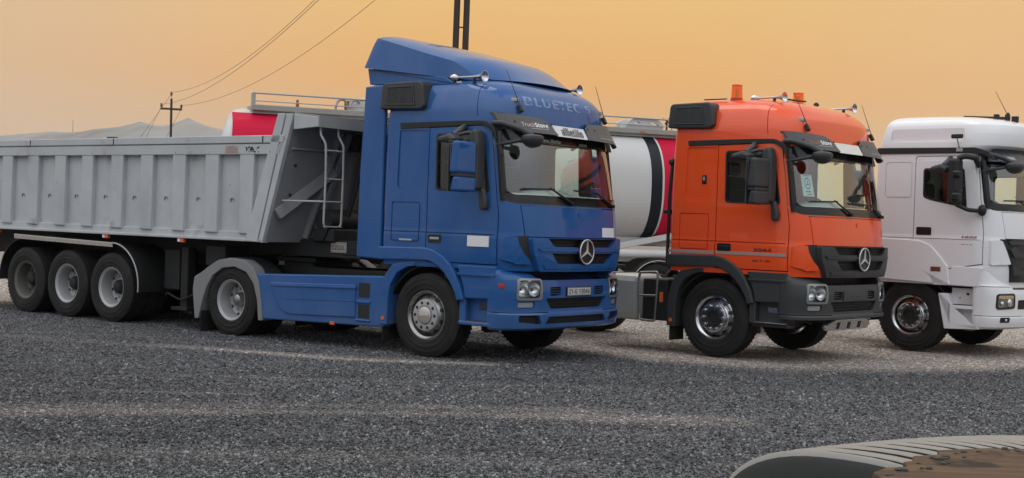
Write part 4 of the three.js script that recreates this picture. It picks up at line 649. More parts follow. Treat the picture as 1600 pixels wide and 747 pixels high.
  part(o, 'air_hose', [tube([[-1.1, 1.55, 0.2], [-1.4, 1.25, 0.28], [-1.9, 1.16, 0.2], [-2.2, 1.3, 0.05]], 0.018, 40, 6), tube([[-1.1, 1.62, -0.1], [-1.45, 1.2, 0], [-1.8, 1.12, -0.1], [-2.2, 1.32, -0.2]], 0.018, 40, 6), tube([[-2.6, 1.2, 0.3], [-2.4, 1.28, 0.32], [-2.25, 1.2, 0.3]], 0.012, 20, 6)], M.hose);
}
// ------------------------------------------------------------------ orange tractor
{
  const o = thing('tractor_truck', 'orange tractor truck with grey bumper, amber beacons on its roof and no trailer', 'truck', at(POSE.orange), -POSE.orange[2], 'tractor trucks parked side by side');
  rigA(o, { paint: M.orange, trim: M.plastic, grille: M.plastic, rear: -4.5, mirror: M.plastic, visorPanel: std(rgb(0.66, 0.64, 0.60), 0.6), visorRed: '#c2643f', plate: true });
  wheels(o, 'chrome', { rim: M.chrome }, { rim: M.silver });
  rearGuards(o, M.ribLight, null);
  part(o, 'bumper', bumperOrange, M.plastic);
  part(o, 'bumper_mesh', [bent(LB, [[-0.64, 0.69], [0.64, 0.69], [0.64, 0.81], [-0.64, 0.81]], -0.05, 0.006), slatStack(LB, 0.6, 0.70, 0.80, 3, -0.045)], M.mesh);
  const pc = part(o, 'plate_carrier', [bent(LB, round([[-0.34, 0.83], [0.34, 0.83], [0.34, 0.965], [-0.34, 0.965]], 0.01), 0.002, 0.010)], M.plastic); part(pc, 'screw', each([-0.1, 0, 0.1].map((z) => new THREE.SphereGeometry(0.008, 8, 6).translate(frontX(LB, 0.88, z) + 0.013, 0.885, z))), M.black);
  const skidTilt = (g) => g.translate(-1.38, -0.56, 0).rotateZ(-0.45).translate(1.37, 0.56, 0);
  const sk = part(o, 'skid_plate', [skidTilt(extZ(round([[-0.60, 0.425], [0.60, 0.425], [0.66, 0.50], [0.44, 0.595], [-0.44, 0.595], [-0.66, 0.50]], 0.04), 1.37, 1.42, 0.012))], M.alu); part(sk, 'slot', each([-0.30, 0, 0.30].map((z) => skidTilt(extZ([[z - 0.06, 0.455], [z + 0.02, 0.455], [z + 0.06, 0.555], [z - 0.02, 0.555]], 1.40, 1.424)))), M.dark);
  part(o, 'bumper_tube', [tube([[1.25, 0.60, -0.86], [1.38, 0.615, -0.66], [1.42, 0.64, -0.40], [1.42, 0.64, 0.40], [1.38, 0.60, 0.55]], 0.028, 40, 8)], M.dark);
  part(o, 'skid_bracket', [both(() => bx(1.0, 1.38, 0.52, 0.60, 0.40, 0.50, 0.02))], M.chassis);
  part(o, 'stripe', [both(() => bx(-0.735, 0.0, 1.385, 1.432, 1.250, 1.259, 0.002)), both(() => bx(0.03, 1.105, 1.392, 1.435, 1.2545, 1.2605, 0.002))], std(rgb(0.36, 0.24, 0.22), 0.5), 'grey stripe along the side');
  part(o, 'door_lettering', sidePrint(0.60, 0.98, 1.443, 1.502, 1.2615), decal(printTex(512, 80, (g, w, h) => { g.clearRect(0, 0, w, h); fitText(g, '2044', 10, 70, 380, 58, '#3a1712'); g.fillStyle = '#b98a70'; g.fillRect(415, 16, 60, 14); })));
  part(o, 'door_small_lettering', sidePrint(0.60, 0.88, 1.315, 1.345, 1.2615), decal(printTex(256, 32, (g, w, h) => { g.clearRect(0, 0, w, h); g.fillStyle = '#7a2415'; g.fillRect(6, 8, 70, 18); g.fillRect(112, 8, 30, 18); g.fillRect(180, 8, 66, 18); })));
  part(o, 'badge', [bx(-0.235, -0.165, 2.335, 2.455, 1.225, 1.245, 0.02), new THREE.SphereGeometry(0.018, 10, 8).translate(-0.2, 2.37, 1.245)], M.black, 'small lamp on the side panel'); part(o.children[o.children.length - 1], 'lamp_glass', [bx(-0.215, -0.185, 2.375, 2.43, 1.243, 1.25, 0.006)], M.silver);
  // beacons
  for (const [x, y, z, h] of [[0.02, 3.475, 0.84, 0.175], [0.26, 3.50, -0.42, 0.15]]) {
    const b = part(o, 'beacon', [new THREE.CylinderGeometry(0.072, 0.078, h, 24).translate(x, y + 0.05 + h / 2, z), new THREE.TorusGeometry(0.066, 0.01, 8, 24).rotateX(Math.PI / 2).translate(x, y + 0.05 + h, z)], M.amber); part(b, 'beacon_base', [new THREE.CylinderGeometry(0.085, 0.09, 0.06, 24).translate(x, y + 0.02, z)], M.redlens); part(b, 'bulb', [rod([x, y + 0.05, z], [x, y + 0.05 + h * 0.75, z], 0.025, 0.02)], M.reflector);
  }
  airHorn(o, 0.24, 3.52, 0.80, 0.50); airHorn(o, 0.44, 3.49, -0.72, 0.55);
  part(o, 'roof_wires', [tube([[0.55, 3.53, 0.5], [0.75, 3.50, 0.45], [0.72, 3.515, 0.2]], 0.012, 16, 6), new THREE.SphereGeometry(0.04, 12, 8).translate(0.72, 3.49, -0.1), bx(-0.42, -0.06, 3.50, 3.515, 0.95, 0.98, 0.004)], M.dark);
  // paper sheet behind the screen
  const ps = part(o, 'paper_sheet', sheet(LA, 1.05, 0.90, 2.19, 2.475, -0.035, 8, 6), std(rgb(1, 1, 1), 0.85, 0, { map: printTex(256, 256, (g, w, h) => { g.fillStyle = '#b7c9c6'; g.fillRect(0, 0, w, h); g.strokeStyle = '#2c3a3c'; g.lineWidth = 12; g.beginPath(); g.arc(128, 105, 62, 0, 7); g.stroke(); g.fillStyle = '#2c3a3c'; for (let i = 0; i < 3; i++) { const a = -Math.PI / 2 + i * 2.0944; g.beginPath(); g.moveTo(128 + 58 * Math.cos(a), 105 + 58 * Math.sin(a)); g.lineTo(128 + 12 * Math.cos(a + 1.05), 105 + 12 * Math.sin(a + 1.05)); g.lineTo(128 + 12 * Math.cos(a - 1.05), 105 + 12 * Math.sin(a - 1.05)); g.fill(); } g.fillRect(50, 8, 150, 10); g.fillRect(60, 195, 140, 12); g.fillRect(90, 225, 120, 10); }) }), 'white paper with a star emblem behind the windscreen'); void ps;
  // chassis side: alloy tank, tube frame, pipes
  const tk = part(o, 'fuel_tank', [ext(round([[-2.15, 0.40], [-1.30, 0.40], [-1.24, 0.48], [-1.24, 0.98], [-1.30, 1.05], [-2.15, 1.05]], 0.10, 6), 0.55, 1.20, 0.10)], M.tankAlloy); part(tk, 'tank_strap', [bx(-1.78, -1.72, 0.39, 1.06, 0.54, 1.212, 0.04)], M.dark);
  part(o, 'tube_frame', [tube([[-1.22, 1.08, 1.22], [-0.93, 1.10, 1.22], [-0.92, 1.02, 1.22], [-0.95, 0.42, 1.22], [-1.20, 0.42, 1.22], [-1.22, 0.50, 1.22], [-1.24, 1.0, 1.22]], 0.018, 80, 8, true, 0.05), rod([-1.23, 0.76, 1.22], [-0.93, 0.77, 1.22], 0.016)], M.steel);
  part(o, 'battery_box', [bx(-1.22, -0.80, 0.42, 1.0, 0.45, 1.14, 0.02)], M.chassis); part(o, 'side_reflector', [bx(-0.93, -0.87, 0.68, 0.82, 1.14, 1.155, 0.005)], M.orangelens);
  part(o, 'exhaust_pipe', [tube([[-0.95, 1.06, 0.9], [-0.84, 1.14, 0.95], [-0.80, 1.5, 1.0], [-0.80, 2.6, 1.0], [-0.76, 3.0, 1.02]], 0.045, 40, 10), tube([[-0.84, 1.2, 1.12], [-0.82, 2.2, 1.14], [-0.80, 2.66, 1.12]], 0.025, 30, 8), new THREE.SphereGeometry(0.055, 12, 8).translate(-0.81, 2.64, 1.12), bx(-0.93, -0.80, 1.92, 1.98, 1.05, 1.14, 0.02), bx(-0.80, -0.75, 1.48, 2.95, -1.0, 1.05, 0.02)], M.dark);
}
// ------------------------------------------------------------------ white tractor
const LBX = [[0.41, 0.96, 1.36, 1.20, 0.30], [0.44, 0.96, 1.44, 1.235, 0.33], [0.58, 0.96, 1.475, 1.252, 0.34], [0.615, 0.96, 1.462, 1.248, 0.34], [0.90, 0.96, 1.47, 1.252, 0.34], [1.03, 0.96, 1.445, 1.25, 0.33], [1.06, 0.96, 1.42, 1.235, 0.33], [1.28, 0.97, 1.36, 1.225, 0.30], [1.31, 0.98, 1.32, 1.20, 0.28]];
{
  const o = thing('tractor_truck', 'white tractor truck at the right edge, its front cut by the frame', 'truck', at(POSE.white), -POSE.white[2], 'tractor trucks parked side by side');
  chassisOf(o, -4.5);
  buildCab(o, cabX, CX, LXC, M.white, M.white); interior(o, LXC, 1.2, 2.15);
  wheels(o, 'chrome', { rim: M.chrome }, { rim: M.silver }); rearGuards(o, M.plastic, null);
  part(o, 'wheel_arch', both(() => ext(round([[-0.615, 1.69], [0.018, 1.677], [0.2, 1.655], [0.332, 1.596], [0.48, 1.45], [0.602, 1.30], [0.645, 1.02], [0.388, 1.012], [0.33, 1.12], [0.2, 1.215], [0.018, 1.26], [-0.2, 1.235], [-0.45, 1.144], [-0.615, 1.06]], 0.02), 1.05, 1.278, 0.018)), M.white);
  part(o, 'side_marker', [bx(0.345, 0.50, 1.215, 1.285, 1.272, 1.287, 0.01)], std(rgb(0.16, 0.055, 0.05), 0.3));
  part(o, 'sill', both(() => ext(round([[0.62, 1.02], [1.085, 1.015], [1.13, 1.30], [0.66, 1.31]], 0.02), 1.0, 1.262, 0.012)), M.white);
  for (const s of [1, -1]) {
    const Z = (g) => (s > 0 ? g : mirrorZ(g.index ? g.toNonIndexed() : g));
    const st = part(o, 'step_box', [ext(round([[0.455, 0.895], [0.60, 0.90], [0.66, 0.74], [0.66, 0.45], [1.09, 0.455], [1.09, 0.40], [0.565, 0.375]], 0.01), 1.05, 1.235, 0.01), bx(0.60, 1.09, 0.45, 0.99, 0.92, 1.10, 0.02), ext(round([[0.60, 0.735], [1.09, 0.735], [1.09, 0.68], [0.64, 0.68]], 0.01), 1.06, 1.225, 0.008)].map(Z), M.white);
    part(st, 'screw', [[0.86, 0.90], [0.74, 0.60], [0.74, 0.48], [1.05, 0.62], [1.05, 0.80], [0.74, 0.84], [1.06, 0.50]].map(([x, y], i) => new THREE.CylinderGeometry(i ? 0.010 : 0.02, i ? 0.010 : 0.02, 0.01, 10).rotateX(Math.PI / 2).translate(x, y, 1.102)).map(Z), M.black);
    part(st, 'step_tread', [bx(0.68, 1.07, 0.735, 0.742, 1.07, 1.22, 0.003), ...Array.from({ length: 11 }, (_, i) => bx(0.70 + i * 0.034, 0.72 + i * 0.034, 0.74, 0.75, 1.19, 1.225, 0.003))].map(Z), M.plastic);
    part(o, 'roof_band', [ext(round([[-0.60, 2.965], [0.92, 2.965], [1.10, 2.93], [1.22, 2.86], [1.27, 2.86], [1.15, 2.985], [0.95, 3.045], [-0.595, 3.055]], 0.015), 1.16, 1.262, 0.006)].map(Z), M.dark);
    part(o, 'pillar_trim', [ext([[1.02, 2.95], [1.05, 2.95], [1.165, 2.16], [1.125, 2.16]], 1.13, 1.215, 0.004)].map(Z), M.dark);
    part(o, 'handle_recess', [ext(round([[0.085, 1.748], [0.32, 1.748], [0.32, 1.866], [0.085, 1.866]], 0.02), 1.2, 1.256)].map(Z), M.black);
    part(o, 'window_trim', [ext(round([[0.175, 2.86], [0.95, 2.86], [1.06, 2.15], [0.92, 2.12], [0.86, 2.155], [0.80, 2.745], [0.30, 2.745], [0.165, 2.74]], 0.02), 1.2, 1.252, 0.003)].map(Z), M.white);
    part(o, 'grille_corner', [bent(LXC, round([[s * 1.19, 1.70], [s * 1.08, 1.70], [s * 0.94, 1.36], [s * 1.19, 1.34]], 0.02), 0.004, 0.035)], M.white);
    const hl = part(o, 'headlight', [bent(LBX, round([[s * 0.80, 0.72], [s * 1.16, 0.70], [s * 1.16, 0.93], [s * 0.82, 0.94]], 0.05), -0.004, 0.014, [round([[s * 0.83, 0.745], [s * 1.14, 0.73], [s * 1.14, 0.91], [s * 0.845, 0.915]], 0.04)])], M.dark);
    part(hl, 'reflector', [bent(LBX, round([[s * 0.83, 0.745], [s * 1.14, 0.73], [s * 1.14, 0.91], [s * 0.845, 0.915]], 0.04), 0.0005, 0.004)], M.steel);
    part(hl, 'lamp_bowl', [new THREE.SphereGeometry(0.062, 16, 12).scale(0.4, 1, 1).translate(frontX(LBX, 0.80, 0.93) + 0.002, 0.80, s * 0.93), new THREE.SphereGeometry(0.05, 16, 12).scale(0.4, 0.7, 1.1).translate(frontX(LBX, 0.80, 1.07) + 0.002, 0.79, s * 1.06)], M.reflector); part(hl, 'indicator', [bent(LBX, round([[s * 0.85, 0.865], [s * 1.13, 0.86], [s * 1.13, 0.905], [s * 0.86, 0.908]], 0.01), 0.006, 0.003)], std(rgb(0.45, 0.33, 0.18), 0.25));
    const fg = part(o, 'fog_lamp', [bent(LBX, round([[s * 0.93, 0.515], [s * 1.10, 0.515], [s * 1.10, 0.59], [s * 0.93, 0.59]], 0.02), -0.002, 0.010)], M.black); part(fg, 'lens', [new THREE.SphereGeometry(0.02, 10, 8).translate(frontX(LBX, 0.55, 1.0) + 0.004, 0.55, s * 1.01)], M.reflector);
  }
  let b = solid(bodySolid(LBX, 0, 0.41, 1.31, 26, LBX.map((l) => l[0]))); b = cut(b, solid(extZ([[-0.84, 0.99], [0.84, 0.99], [0.93, 1.31], [0.96, 1.4], [-0.96, 1.4], [-0.93, 1.31]], 1.2, 2))); b = cut(b, solid(extZ(round([[-0.72, 0.70], [0.72, 0.70], [0.72, 0.84], [-0.72, 0.84]], 0.03), 1.36, 2)));
  for (const [y, z0] of [[0.60, 0.5], [1.025, 0.5]]) for (const s of [1, -1]) b = cut(b, solid(ext([[0.9, y], [1.6, y], [1.6, y + 0.01], [0.9, y + 0.01]], s > 0 ? z0 : -1.5, s > 0 ? 1.5 : -z0)));
  part(o, 'bumper', boxUV(b.geometry), M.white); part(o, 'bumper_mesh', [bent(LBX, [[-0.74, 0.69], [0.74, 0.69], [0.74, 0.85], [-0.74, 0.85]], -0.05, 0.006)], M.mesh);
  const gr = part(o, 'grille', [bent(LXC, [[-1.08, 1.72], [1.08, 1.72], [0.94, 1.34], [0.90, 1.10], [-0.90, 1.10], [-0.94, 1.34]], 0.003, 0.02)], M.black); part(gr, 'grille_bar', [bent(LXC, [[-1.0, 1.70], [1.0, 1.70], [0.96, 1.64], [-0.96, 1.64]], 0.02, 0.03), bent(LXC, [[0.98, 1.58], [0.90, 1.62], [0.80, 1.54], [-0.80, 1.54], [-0.90, 1.62], [-0.98, 1.58], [-0.9, 1.46], [0.9, 1.46]], 0.02, 0.04), bent(LXC, [[0.93, 1.36], [0.80, 1.28], [-0.80, 1.28], [-0.93, 1.36], [-0.90, 1.2], [0.90, 1.2]], 0.02, 0.04)], M.plastic);
  part(gr, 'star_badge', star(0.15).map((g) => g.translate(frontX(LXC, 1.5, 0) + 0.06, 1.55, 0)), M.badge);
  const vs = part(o, 'sun_visor', [bent(LXC, [[-1.12, 3.03], [1.12, 3.03], [1.15, 2.84], [-1.15, 2.84]], 0.02, 0.03, null, (z, y) => Math.max(0, 3.02 - y) * 0.3)], std(rgb(0.035, 0.045, 0.06), 0.35)); part(vs, 'lettering', sheet(LXC, 0.90, 0.20, 2.87, 2.95, 0.056, 16, 3, (z, y) => Math.max(0, 3.02 - y) * 0.3), decal(printTex(512, 64, (g, w, h) => { g.clearRect(0, 0, w, h); fitText(g, 'www.', 8, 50, 150, 44, '#d5d6d4'); })));
  part(o, 'door_lettering', sidePrint(0.765, 1.03, 1.714, 1.758, 1.2605), decal(printTex(256, 64, (g, w, h) => { g.clearRect(0, 0, w, h); fitText(g, '1840', 6, 56, 240, 46, '#7a2226', 'bold italic'); })));
  part(o, 'door_small_lettering', sidePrint(0.80, 0.97, 1.615, 1.640, 1.2605), decal(printTex(256, 32, (g, w, h) => { g.clearRect(0, 0, w, h); g.fillStyle = '#9b9698'; g.fillRect(6, 8, 70, 16); g.fillRect(112, 8, 40, 16); g.fillRect(190, 8, 60, 16); })));
  const rm = part(o, 'roof_mirror', [bx(0.64, 0.82, 3.17, 3.235, 1.36, 1.40, 0.02)], M.dark); part(rm, 'mirror_arm', [rod([0.73, 3.17, 1.38], [0.72, 3.03, 1.27], 0.009), bx(0.67, 0.77, 2.98, 3.06, 1.25, 1.28, 0.015)], M.silver);
  part(o, 'roof_trim', [beam([0.35, 3.575, 0.35], [1.05, 3.535, 0.35], 0.05, 0.04), bx(0.93, 1.0, 3.50, 3.58, 0.55, 0.62, 0.01), bx(1.08, 1.14, 3.48, 3.58, 0.50, 0.57, 0.01), bx(1.16, 1.25, 3.46, 3.55, 0.45, 0.52, 0.01)], M.dark); const an = part(o, 'antenna', [rod([1.14, 3.52, 0.55], [1.12, 3.60, 0.55], 0.018)], M.dark); part(an, 'antenna_rod', [rod([1.12, 3.56, 0.55], [0.94, 3.92, 0.6], 0.006, 0.003, 6)], M.black);
  frontMirror(o, 0.06); nearMirrors(o, M.dark, 0.03, 1);
  wiper(o, LXC, [1.0, 2.28], [0.3, 2.30], [0.5, 2.30], [0.15, 2.15]); wiper(o, LXC, [0.1, 2.30], [-0.5, 2.29], [-0.4, 2.30], [-0.8, 2.15]);
  part(o, 'chassis_panel', [bx(-0.95, -0.70, 0.4, 1.02, -1.1, 1.1, 0.03)], M.chassis);
}
// ------------------------------------------------------------------ grey tipper trailer (built along the blue tractor's axis, base moved under it)
{
  const SH = 6.5, o = thing('tipper_trailer', 'long grey ribbed tipper trailer with worn paint, coupled behind the blue tractor', 'trailer', at(POSE.blue, [-SH, 0, 0]), -POSE.blue[2]);
  const END = -11.2;
  for (const s of [1, -1]) {
    const Z = (g) => (s > 0 ? g : mirrorZ(g.index ? g.toNonIndexed() : g));
    const w = part(o, 'side_wall', [ext([[END, 1.36], [-2.98, 1.36], [-2.50, 2.78], [END, 2.78]], 1.105, 1.172)].map(Z), M.tipper);
    for (let i = -1; i < 11; i++) {
      const x = [-3.447, -4.177, -4.899, -5.638, -6.349, -7.091, -7.798, -8.534, -9.26, -9.98, -10.70, -11.1][i + 1 > 11 ? 11 : i + 1]; if (x === undefined) continue;
      const rb = part(w, 'rib', [ext([[x + 0.015, 1.44], [x + 0.275, 1.44], [x + 0.290, 2.55], [x, 2.55]], 1.15, 1.250, 0.014)].map(Z), M.tipper); void rb;
      if (i < 9) { const h = part(w, 'rope_hook', [new THREE.TorusGeometry(0.032, 0.008, 6, 14, Math.PI).translate(x - 0.21, 1.90, 1.182), rod([x - 0.242, 1.902, 1.18], [x - 0.242, 1.88, 1.182], 0.008)].map(Z), M.tipperShade); void h; }
    }
    part(o, 'top_rail', [ext([[END, 2.695], [-2.58, 2.695], [-2.54, 2.80], [END, 2.80]], 1.13, 1.268, 0.010)].map(Z), M.tipper);
    part(o, 'side_rail', [ext([[END, 2.54], [-2.63, 2.54], [-2.58, 2.682], [END, 2.682]], 1.14, 1.258, 0.010), bx(END, -2.6, 2.68, 2.70, 1.13, 1.225, 0.004)].map(Z), M.tipper);
    part(o, 'bottom_rail', [ext([[END, 1.345], [-3.0, 1.345], [-2.98, 1.47], [END, 1.47]], 1.13, 1.215, 0.01), ext([[END, 1.335], [-2.95, 1.335], [-2.95, 1.375], [END, 1.375]], 1.15, 1.258, 0.008)].map(Z), M.tipper);
    part(o, 'front_post', [ext([[-2.69, 3.095], [-2.545, 3.09], [-3.03, 1.335], [-3.275, 1.345]], 1.14, 1.268, 0.008), ext([[-2.53, 3.088], [-2.40, 3.085], [-2.935, 1.33], [-3.015, 1.335]], 1.14, 1.258, 0.008)].map(Z), M.tipper);
    part(o, 'canopy_side', [ext([[-2.41, 3.085], [-1.95, 3.035], [-1.945, 2.905], [-2.41, 2.875]], 1.19, 1.235, 0.006)].map(Z), M.tipper);
    if (s > 0) for (const x of [-9.31, -6.40, -4.62]) { const m = part(o, 'marker_reflector', [bx(x - 0.06, x + 0.02, 1.275, 1.335, 1.20, 1.25, 0.006)], M.orangelens); part(m, 'reflector_panel', [bx(x - 0.13, x - 0.062, 1.28, 1.33, 1.215, 1.24, 0.006)], M.paper); }
    // brackets, dents and labels on the rails
    if (s > 0) {
      part(o, 'rail_bracket', [bx(-6.50, -6.28, 2.70, 2.79, 1.26, 1.275, 0.004), bx(-8.62, -8.45, 2.70, 2.79, 1.26, 1.275, 0.004), bx(-3.2, -2.98, 2.70, 2.79, 1.26, 1.274, 0.004)], M.tipper);
      part(o, 'rail_cleat', [bx(-6.48, -6.30, 2.795, 2.822, 1.17, 1.25, 0.008), bx(-6.285, -6.272, 2.70, 2.79, 1.262, 1.277, 0.002), bx(-8.455, -8.445, 2.70, 2.79, 1.262, 1.277, 0.002), bx(-2.975, -2.962, 2.70, 2.79, 1.262, 1.277, 0.002)], M.dark);
      part(o, 'label', sidePrint(-3.75, -3.47, 2.555, 2.66, 1.2595), std(rgb(1, 1, 1), 0.7, 0, { map: printTex(128, 64, (g, w, h) => { g.fillStyle = '#a79a96'; g.fillRect(0, 0, w, h); g.fillStyle = '#8d6a66'; for (let i = 0; i < 4; i++) g.fillRect(10, 20 + i * 11, 108, 5); g.fillStyle = '#7b7370'; g.fillRect(30, 5, 60, 8); }) }));
      part(o, 'label', sidePrint(-3.36, -3.02, 2.55, 2.665, 1.2595), decal(printTex(256, 96, (g, w, h) => { g.clearRect(0, 0, w, h); const r = rng(8); for (let i = 0; i < 42; i++) { g.fillStyle = i % 3 ? 'rgba(28,27,28,0.9)' : 'rgba(190,186,180,0.9)'; g.beginPath(); g.ellipse(20 + r() * 216, 18 + r() * 60, 5 + r() * 22, 3 + r() * 12, r() * 3, 0, 7); g.fill(); } })), 'worn dark sticker by the front post');
    }
  }
  part(o, 'floor', [bx(END, -2.95, 1.36, 1.42, -1.14, 1.14, 0.01)], M.tipperShade);
  part(o, 'tailgate', [bx(END - 0.08, END, 1.34, 2.82, -1.26, 1.26, 0.01)], M.tipper);
  const fw = part(o, 'front_wall', [ext([[-2.45, 3.07], [-2.40, 3.07], [-2.93, 1.34], [-2.98, 1.34]], -1.2, 1.2)], M.tipperShade);
  const W = (y, z, off = 0.04) => [-2.40 - (3.07 - y) * 0.3063 + off, y, z];
  part(fw, 'brace', [beam(W(1.72, 1.15), W(2.36, 0.27), 0.16, 0.09, [1, 0.3, 0]), beam(W(1.72, -1.15), W(2.36, -0.27), 0.16, 0.09, [1, 0.3, 0]), beam(W(2.9, 0.17), W(1.40, 0.35), 0.10, 0.10, [1, 0.3, 0]), beam(W(2.9, 0.33), W(1.40, 0.51), 0.05, 0.10, [1, 0.3, 0]), beam(W(2.9, -0.25), W(1.40, -0.40), 0.12, 0.10, [1, 0.3, 0]), beam(W(2.62, 1.15, 0.03), W(2.62, -1.15, 0.03), 0.03, 0.05, [1, 0.3, 0])], M.tipperShade);
  part(fw, 'bolt', [[2.4, 1.0], [2.0, 0.97], [2.75, 0.6]].map(([y, z]) => new THREE.SphereGeometry(0.022, 8, 6).translate(...W(y, z, 0.01))), M.chassis);
  part(o, 'canopy', [ext([[-2.42, 3.105], [-1.945, 3.055], [-1.93, 2.90], [-1.955, 2.90], [-1.97, 3.025], [-2.42, 3.075]], -1.215, 1.215, 0.006), bx(-2.4, -1.97, 3.02, 3.04, -1.19, 1.19, 0.004)], M.tipperShade);
  const ld = part(o, 'ladder', [1.14, 0.81].map((z) => tube([[-1.99, 2.93, z], [-1.98, 2.80, z], [-1.93, 2.66, z - 0.045], [-1.95, 2.2, z - 0.08], [-1.98, 1.64, z - 0.10], [-1.985, 1.585, z - 0.105 - (z > 1 ? 0.03 : -0.03)]], 0.015, 60, 8)), M.whiteTube);
  part(ld, 'rung', [[2.60, 0.045], [2.22, 0.075], [1.915, 0.09], [1.578, 0.105]].map(([y, d]) => rod([-1.945 - (2.6 - y) * 0.03, y, 1.14 - d], [-1.945 - (2.6 - y) * 0.03, y, 0.81 - d], 0.011)), M.whiteTube); part(ld, 'ladder_stay', [rod([-1.97, 1.915, 1.06], [-2.70, 1.915, 1.12], 0.014)], M.whiteTube);
  part(o, 'hydraulic_ram', [rod([-2.26, 2.78, -0.12], [-2.44, 1.9, -0.12], 0.115, 0.115, 24), rod([-2.44, 1.9, -0.12], [-2.60, 1.1, -0.12], 0.14, 0.14, 24)], M.brownPipe); part(o, 'ram_mount', [bx(-2.5, -2.08, 2.66, 2.88, -0.32, 0.12, 0.03), rod([-2.30, 2.74, -0.34], [-2.30, 2.74, 0.14], 0.07, 0.07, 16), tube([[-2.1, 2.7, 0.2], [-2.16, 2.2, 0.22], [-2.3, 1.7, 0.25]], 0.03, 24, 8)], M.dark);
  part(o, 'oil_tank', [rod([-2.42, 1.66, 0.05], [-2.42, 1.66, 0.60], 0.16, 0.16, 20), bx(-2.62, -2.2, 1.36, 1.55, -0.3, 0.62, 0.03)], M.dark);
  part(o, 'chassis', [both(() => ext([[END, 1.335], [-1.72, 1.395], [-1.68, 1.36], [-1.70, 1.20], [-3.9, 1.13], [-4.6, 0.92], [END, 0.92]], 0.42, 0.55, 0.01)), [-2.0, -3.0, -4.2, -5.5, -7, -8.2, -9.5].map((x) => bx(x - 0.06, x + 0.06, 1.02 + (x > -4 ? 0.15 : 0), 1.28, -0.45, 0.45, 0.01)), bx(-3.9, -1.75, 1.15, 1.19, -0.55, 0.55, 0.01), beam([-2.42, 1.40, 0.62], [-2.30, 1.62, 0.62], 0.05, 0.08)], M.chassis);
  const pl = part(o, 'maker_plate', [bx(-2.305, -2.015, 1.225, 1.365, 0.55, 0.562, 0.003)], M.paper); part(pl, 'plate_print', sidePrint(-2.30, -2.02, 1.23, 1.36, 0.5635), std(rgb(1, 1, 1), 0.6, 0, { map: printTex(256, 120, (g, w, h) => { g.fillStyle = '#9d968f'; g.fillRect(0, 0, w, h); g.strokeStyle = '#2a2726'; g.lineWidth = 6; g.strokeRect(3, 3, w - 6, h - 6); fitText(g, 'OZGUL', 14, 92, 228, 64, '#2a2525'); }) }));
  part(o, 'landing_leg', both(() => bx(-5.02, -4.86, 0.30, 1.2, 0.78, 0.94, 0.02)), M.chassis); part(o, 'landing_foot', both(() => bx(-5.12, -4.76, 0.26, 0.31, 0.70, 1.02, 0.01)), M.chassis);
  part(o, 'tool_box', [bx(-5.45, -5.10, 0.55, 1.15, 0.35, 0.9, 0.02), bx(-4.8, -4.45, 0.75, 1.2, -0.9, 0.6, 0.02), bx(-4.40, -3.98, 0.95, 1.25, 0.5, 1.0, 0.02), rod([-4.6, 0.62, 0.5], [-4.0, 0.66, 0.5], 0.09, 0.09, 14)], M.chassis);
  part(o, 'air_line', [tube([[-5.3, 0.5, 0.95], [-4.95, 0.42, 0.98], [-4.6, 0.55, 0.95], [-4.2, 0.9, 0.9]], 0.015, 30, 6)], M.chassis);
  const rims = [std(rgb(0.12, 0.115, 0.105), 0.75, 0.2), M.silver, M.silver];
  [-8.58, -7.45, -6.32].forEach((x, i) => {
    for (const s of [1, -1]) for (const z of [1.055, 0.72]) { const w = wheel(o, 'deep', x, 0.532, s * z, s, { rim: rims[i], hub: M.chassis }); void w; }
    part(o, 'axle', [rod([x, 0.53, -1], [x, 0.53, 1], 0.09, 0.09, 12), both(() => bx(x - 0.35, x + 0.35, 0.60, 0.72, 0.42, 0.55, 0.02))], M.chassis);
  });
  for (const s of [1, -1]) {
    const Z = (g) => (s > 0 ? g : mirrorZ(g.index ? g.toNonIndexed() : g));
    const arc = [], rim = []; for (let i = 0; i <= 12; i++) { const a = lerp(Math.PI / 2, -0.12, i / 12); arc.push([-6.28 + Math.cos(a) * 0.66, 0.57 + Math.sin(a) * 0.64]); } for (let i = 12; i >= 0; i--) { const a = lerp(Math.PI / 2, -0.12, i / 12); rim.push([-6.28 + Math.cos(a) * 0.64, 0.57 + Math.sin(a) * 0.62]); }
    const ar2 = [], ri2 = []; for (let i = 0; i <= 12; i++) { const a = lerp(Math.PI / 2, Math.PI + 0.1, i / 12); ar2.push([-8.62 + Math.cos(a) * 0.66, 0.57 + Math.sin(a) * 0.64]); } for (let i = 12; i >= 0; i--) { const a = lerp(Math.PI / 2, Math.PI + 0.1, i / 12); ri2.push([-8.62 + Math.cos(a) * 0.64, 0.57 + Math.sin(a) * 0.62]); }
    const mg = part(o, 'mudguard', [ext([...arc, ...rim], 0.55, 1.235), ext([...ar2, ...ri2], 0.55, 1.235), bx(-8.62, -6.28, 1.19, 1.21, 0.55, 1.22, 0.004)].map(Z), M.dark);
    part(mg, 'guard_edge', [tube(arc.map(([x, y]) => [x, y, 1.238]), 0.012, 40, 6)].map(Z), M.whiteTube);
    const bar = part(o, 'step_rail', [ext([[-8.84, 1.235], [-6.24, 1.185], [-6.24, 1.215], [-8.84, 1.268]], 1.04, 1.265, 0.004), ext([[-8.84, 1.195], [-6.24, 1.145], [-6.24, 1.20], [-8.84, 1.255]], 1.245, 1.26, 0.002)].map(Z), M.alu);
    part(bar, 'tread', Array.from({ length: 40 }, (_, i) => bx(-8.82 + i * 0.0645, -8.795 + i * 0.0645, 1.205 - i * 0.00125, 1.255 - i * 0.00125, 1.258, 1.266, 0.002)).map(Z), M.alu);
  }
  for (const c of o.children) { c.position.x += SH; }
}

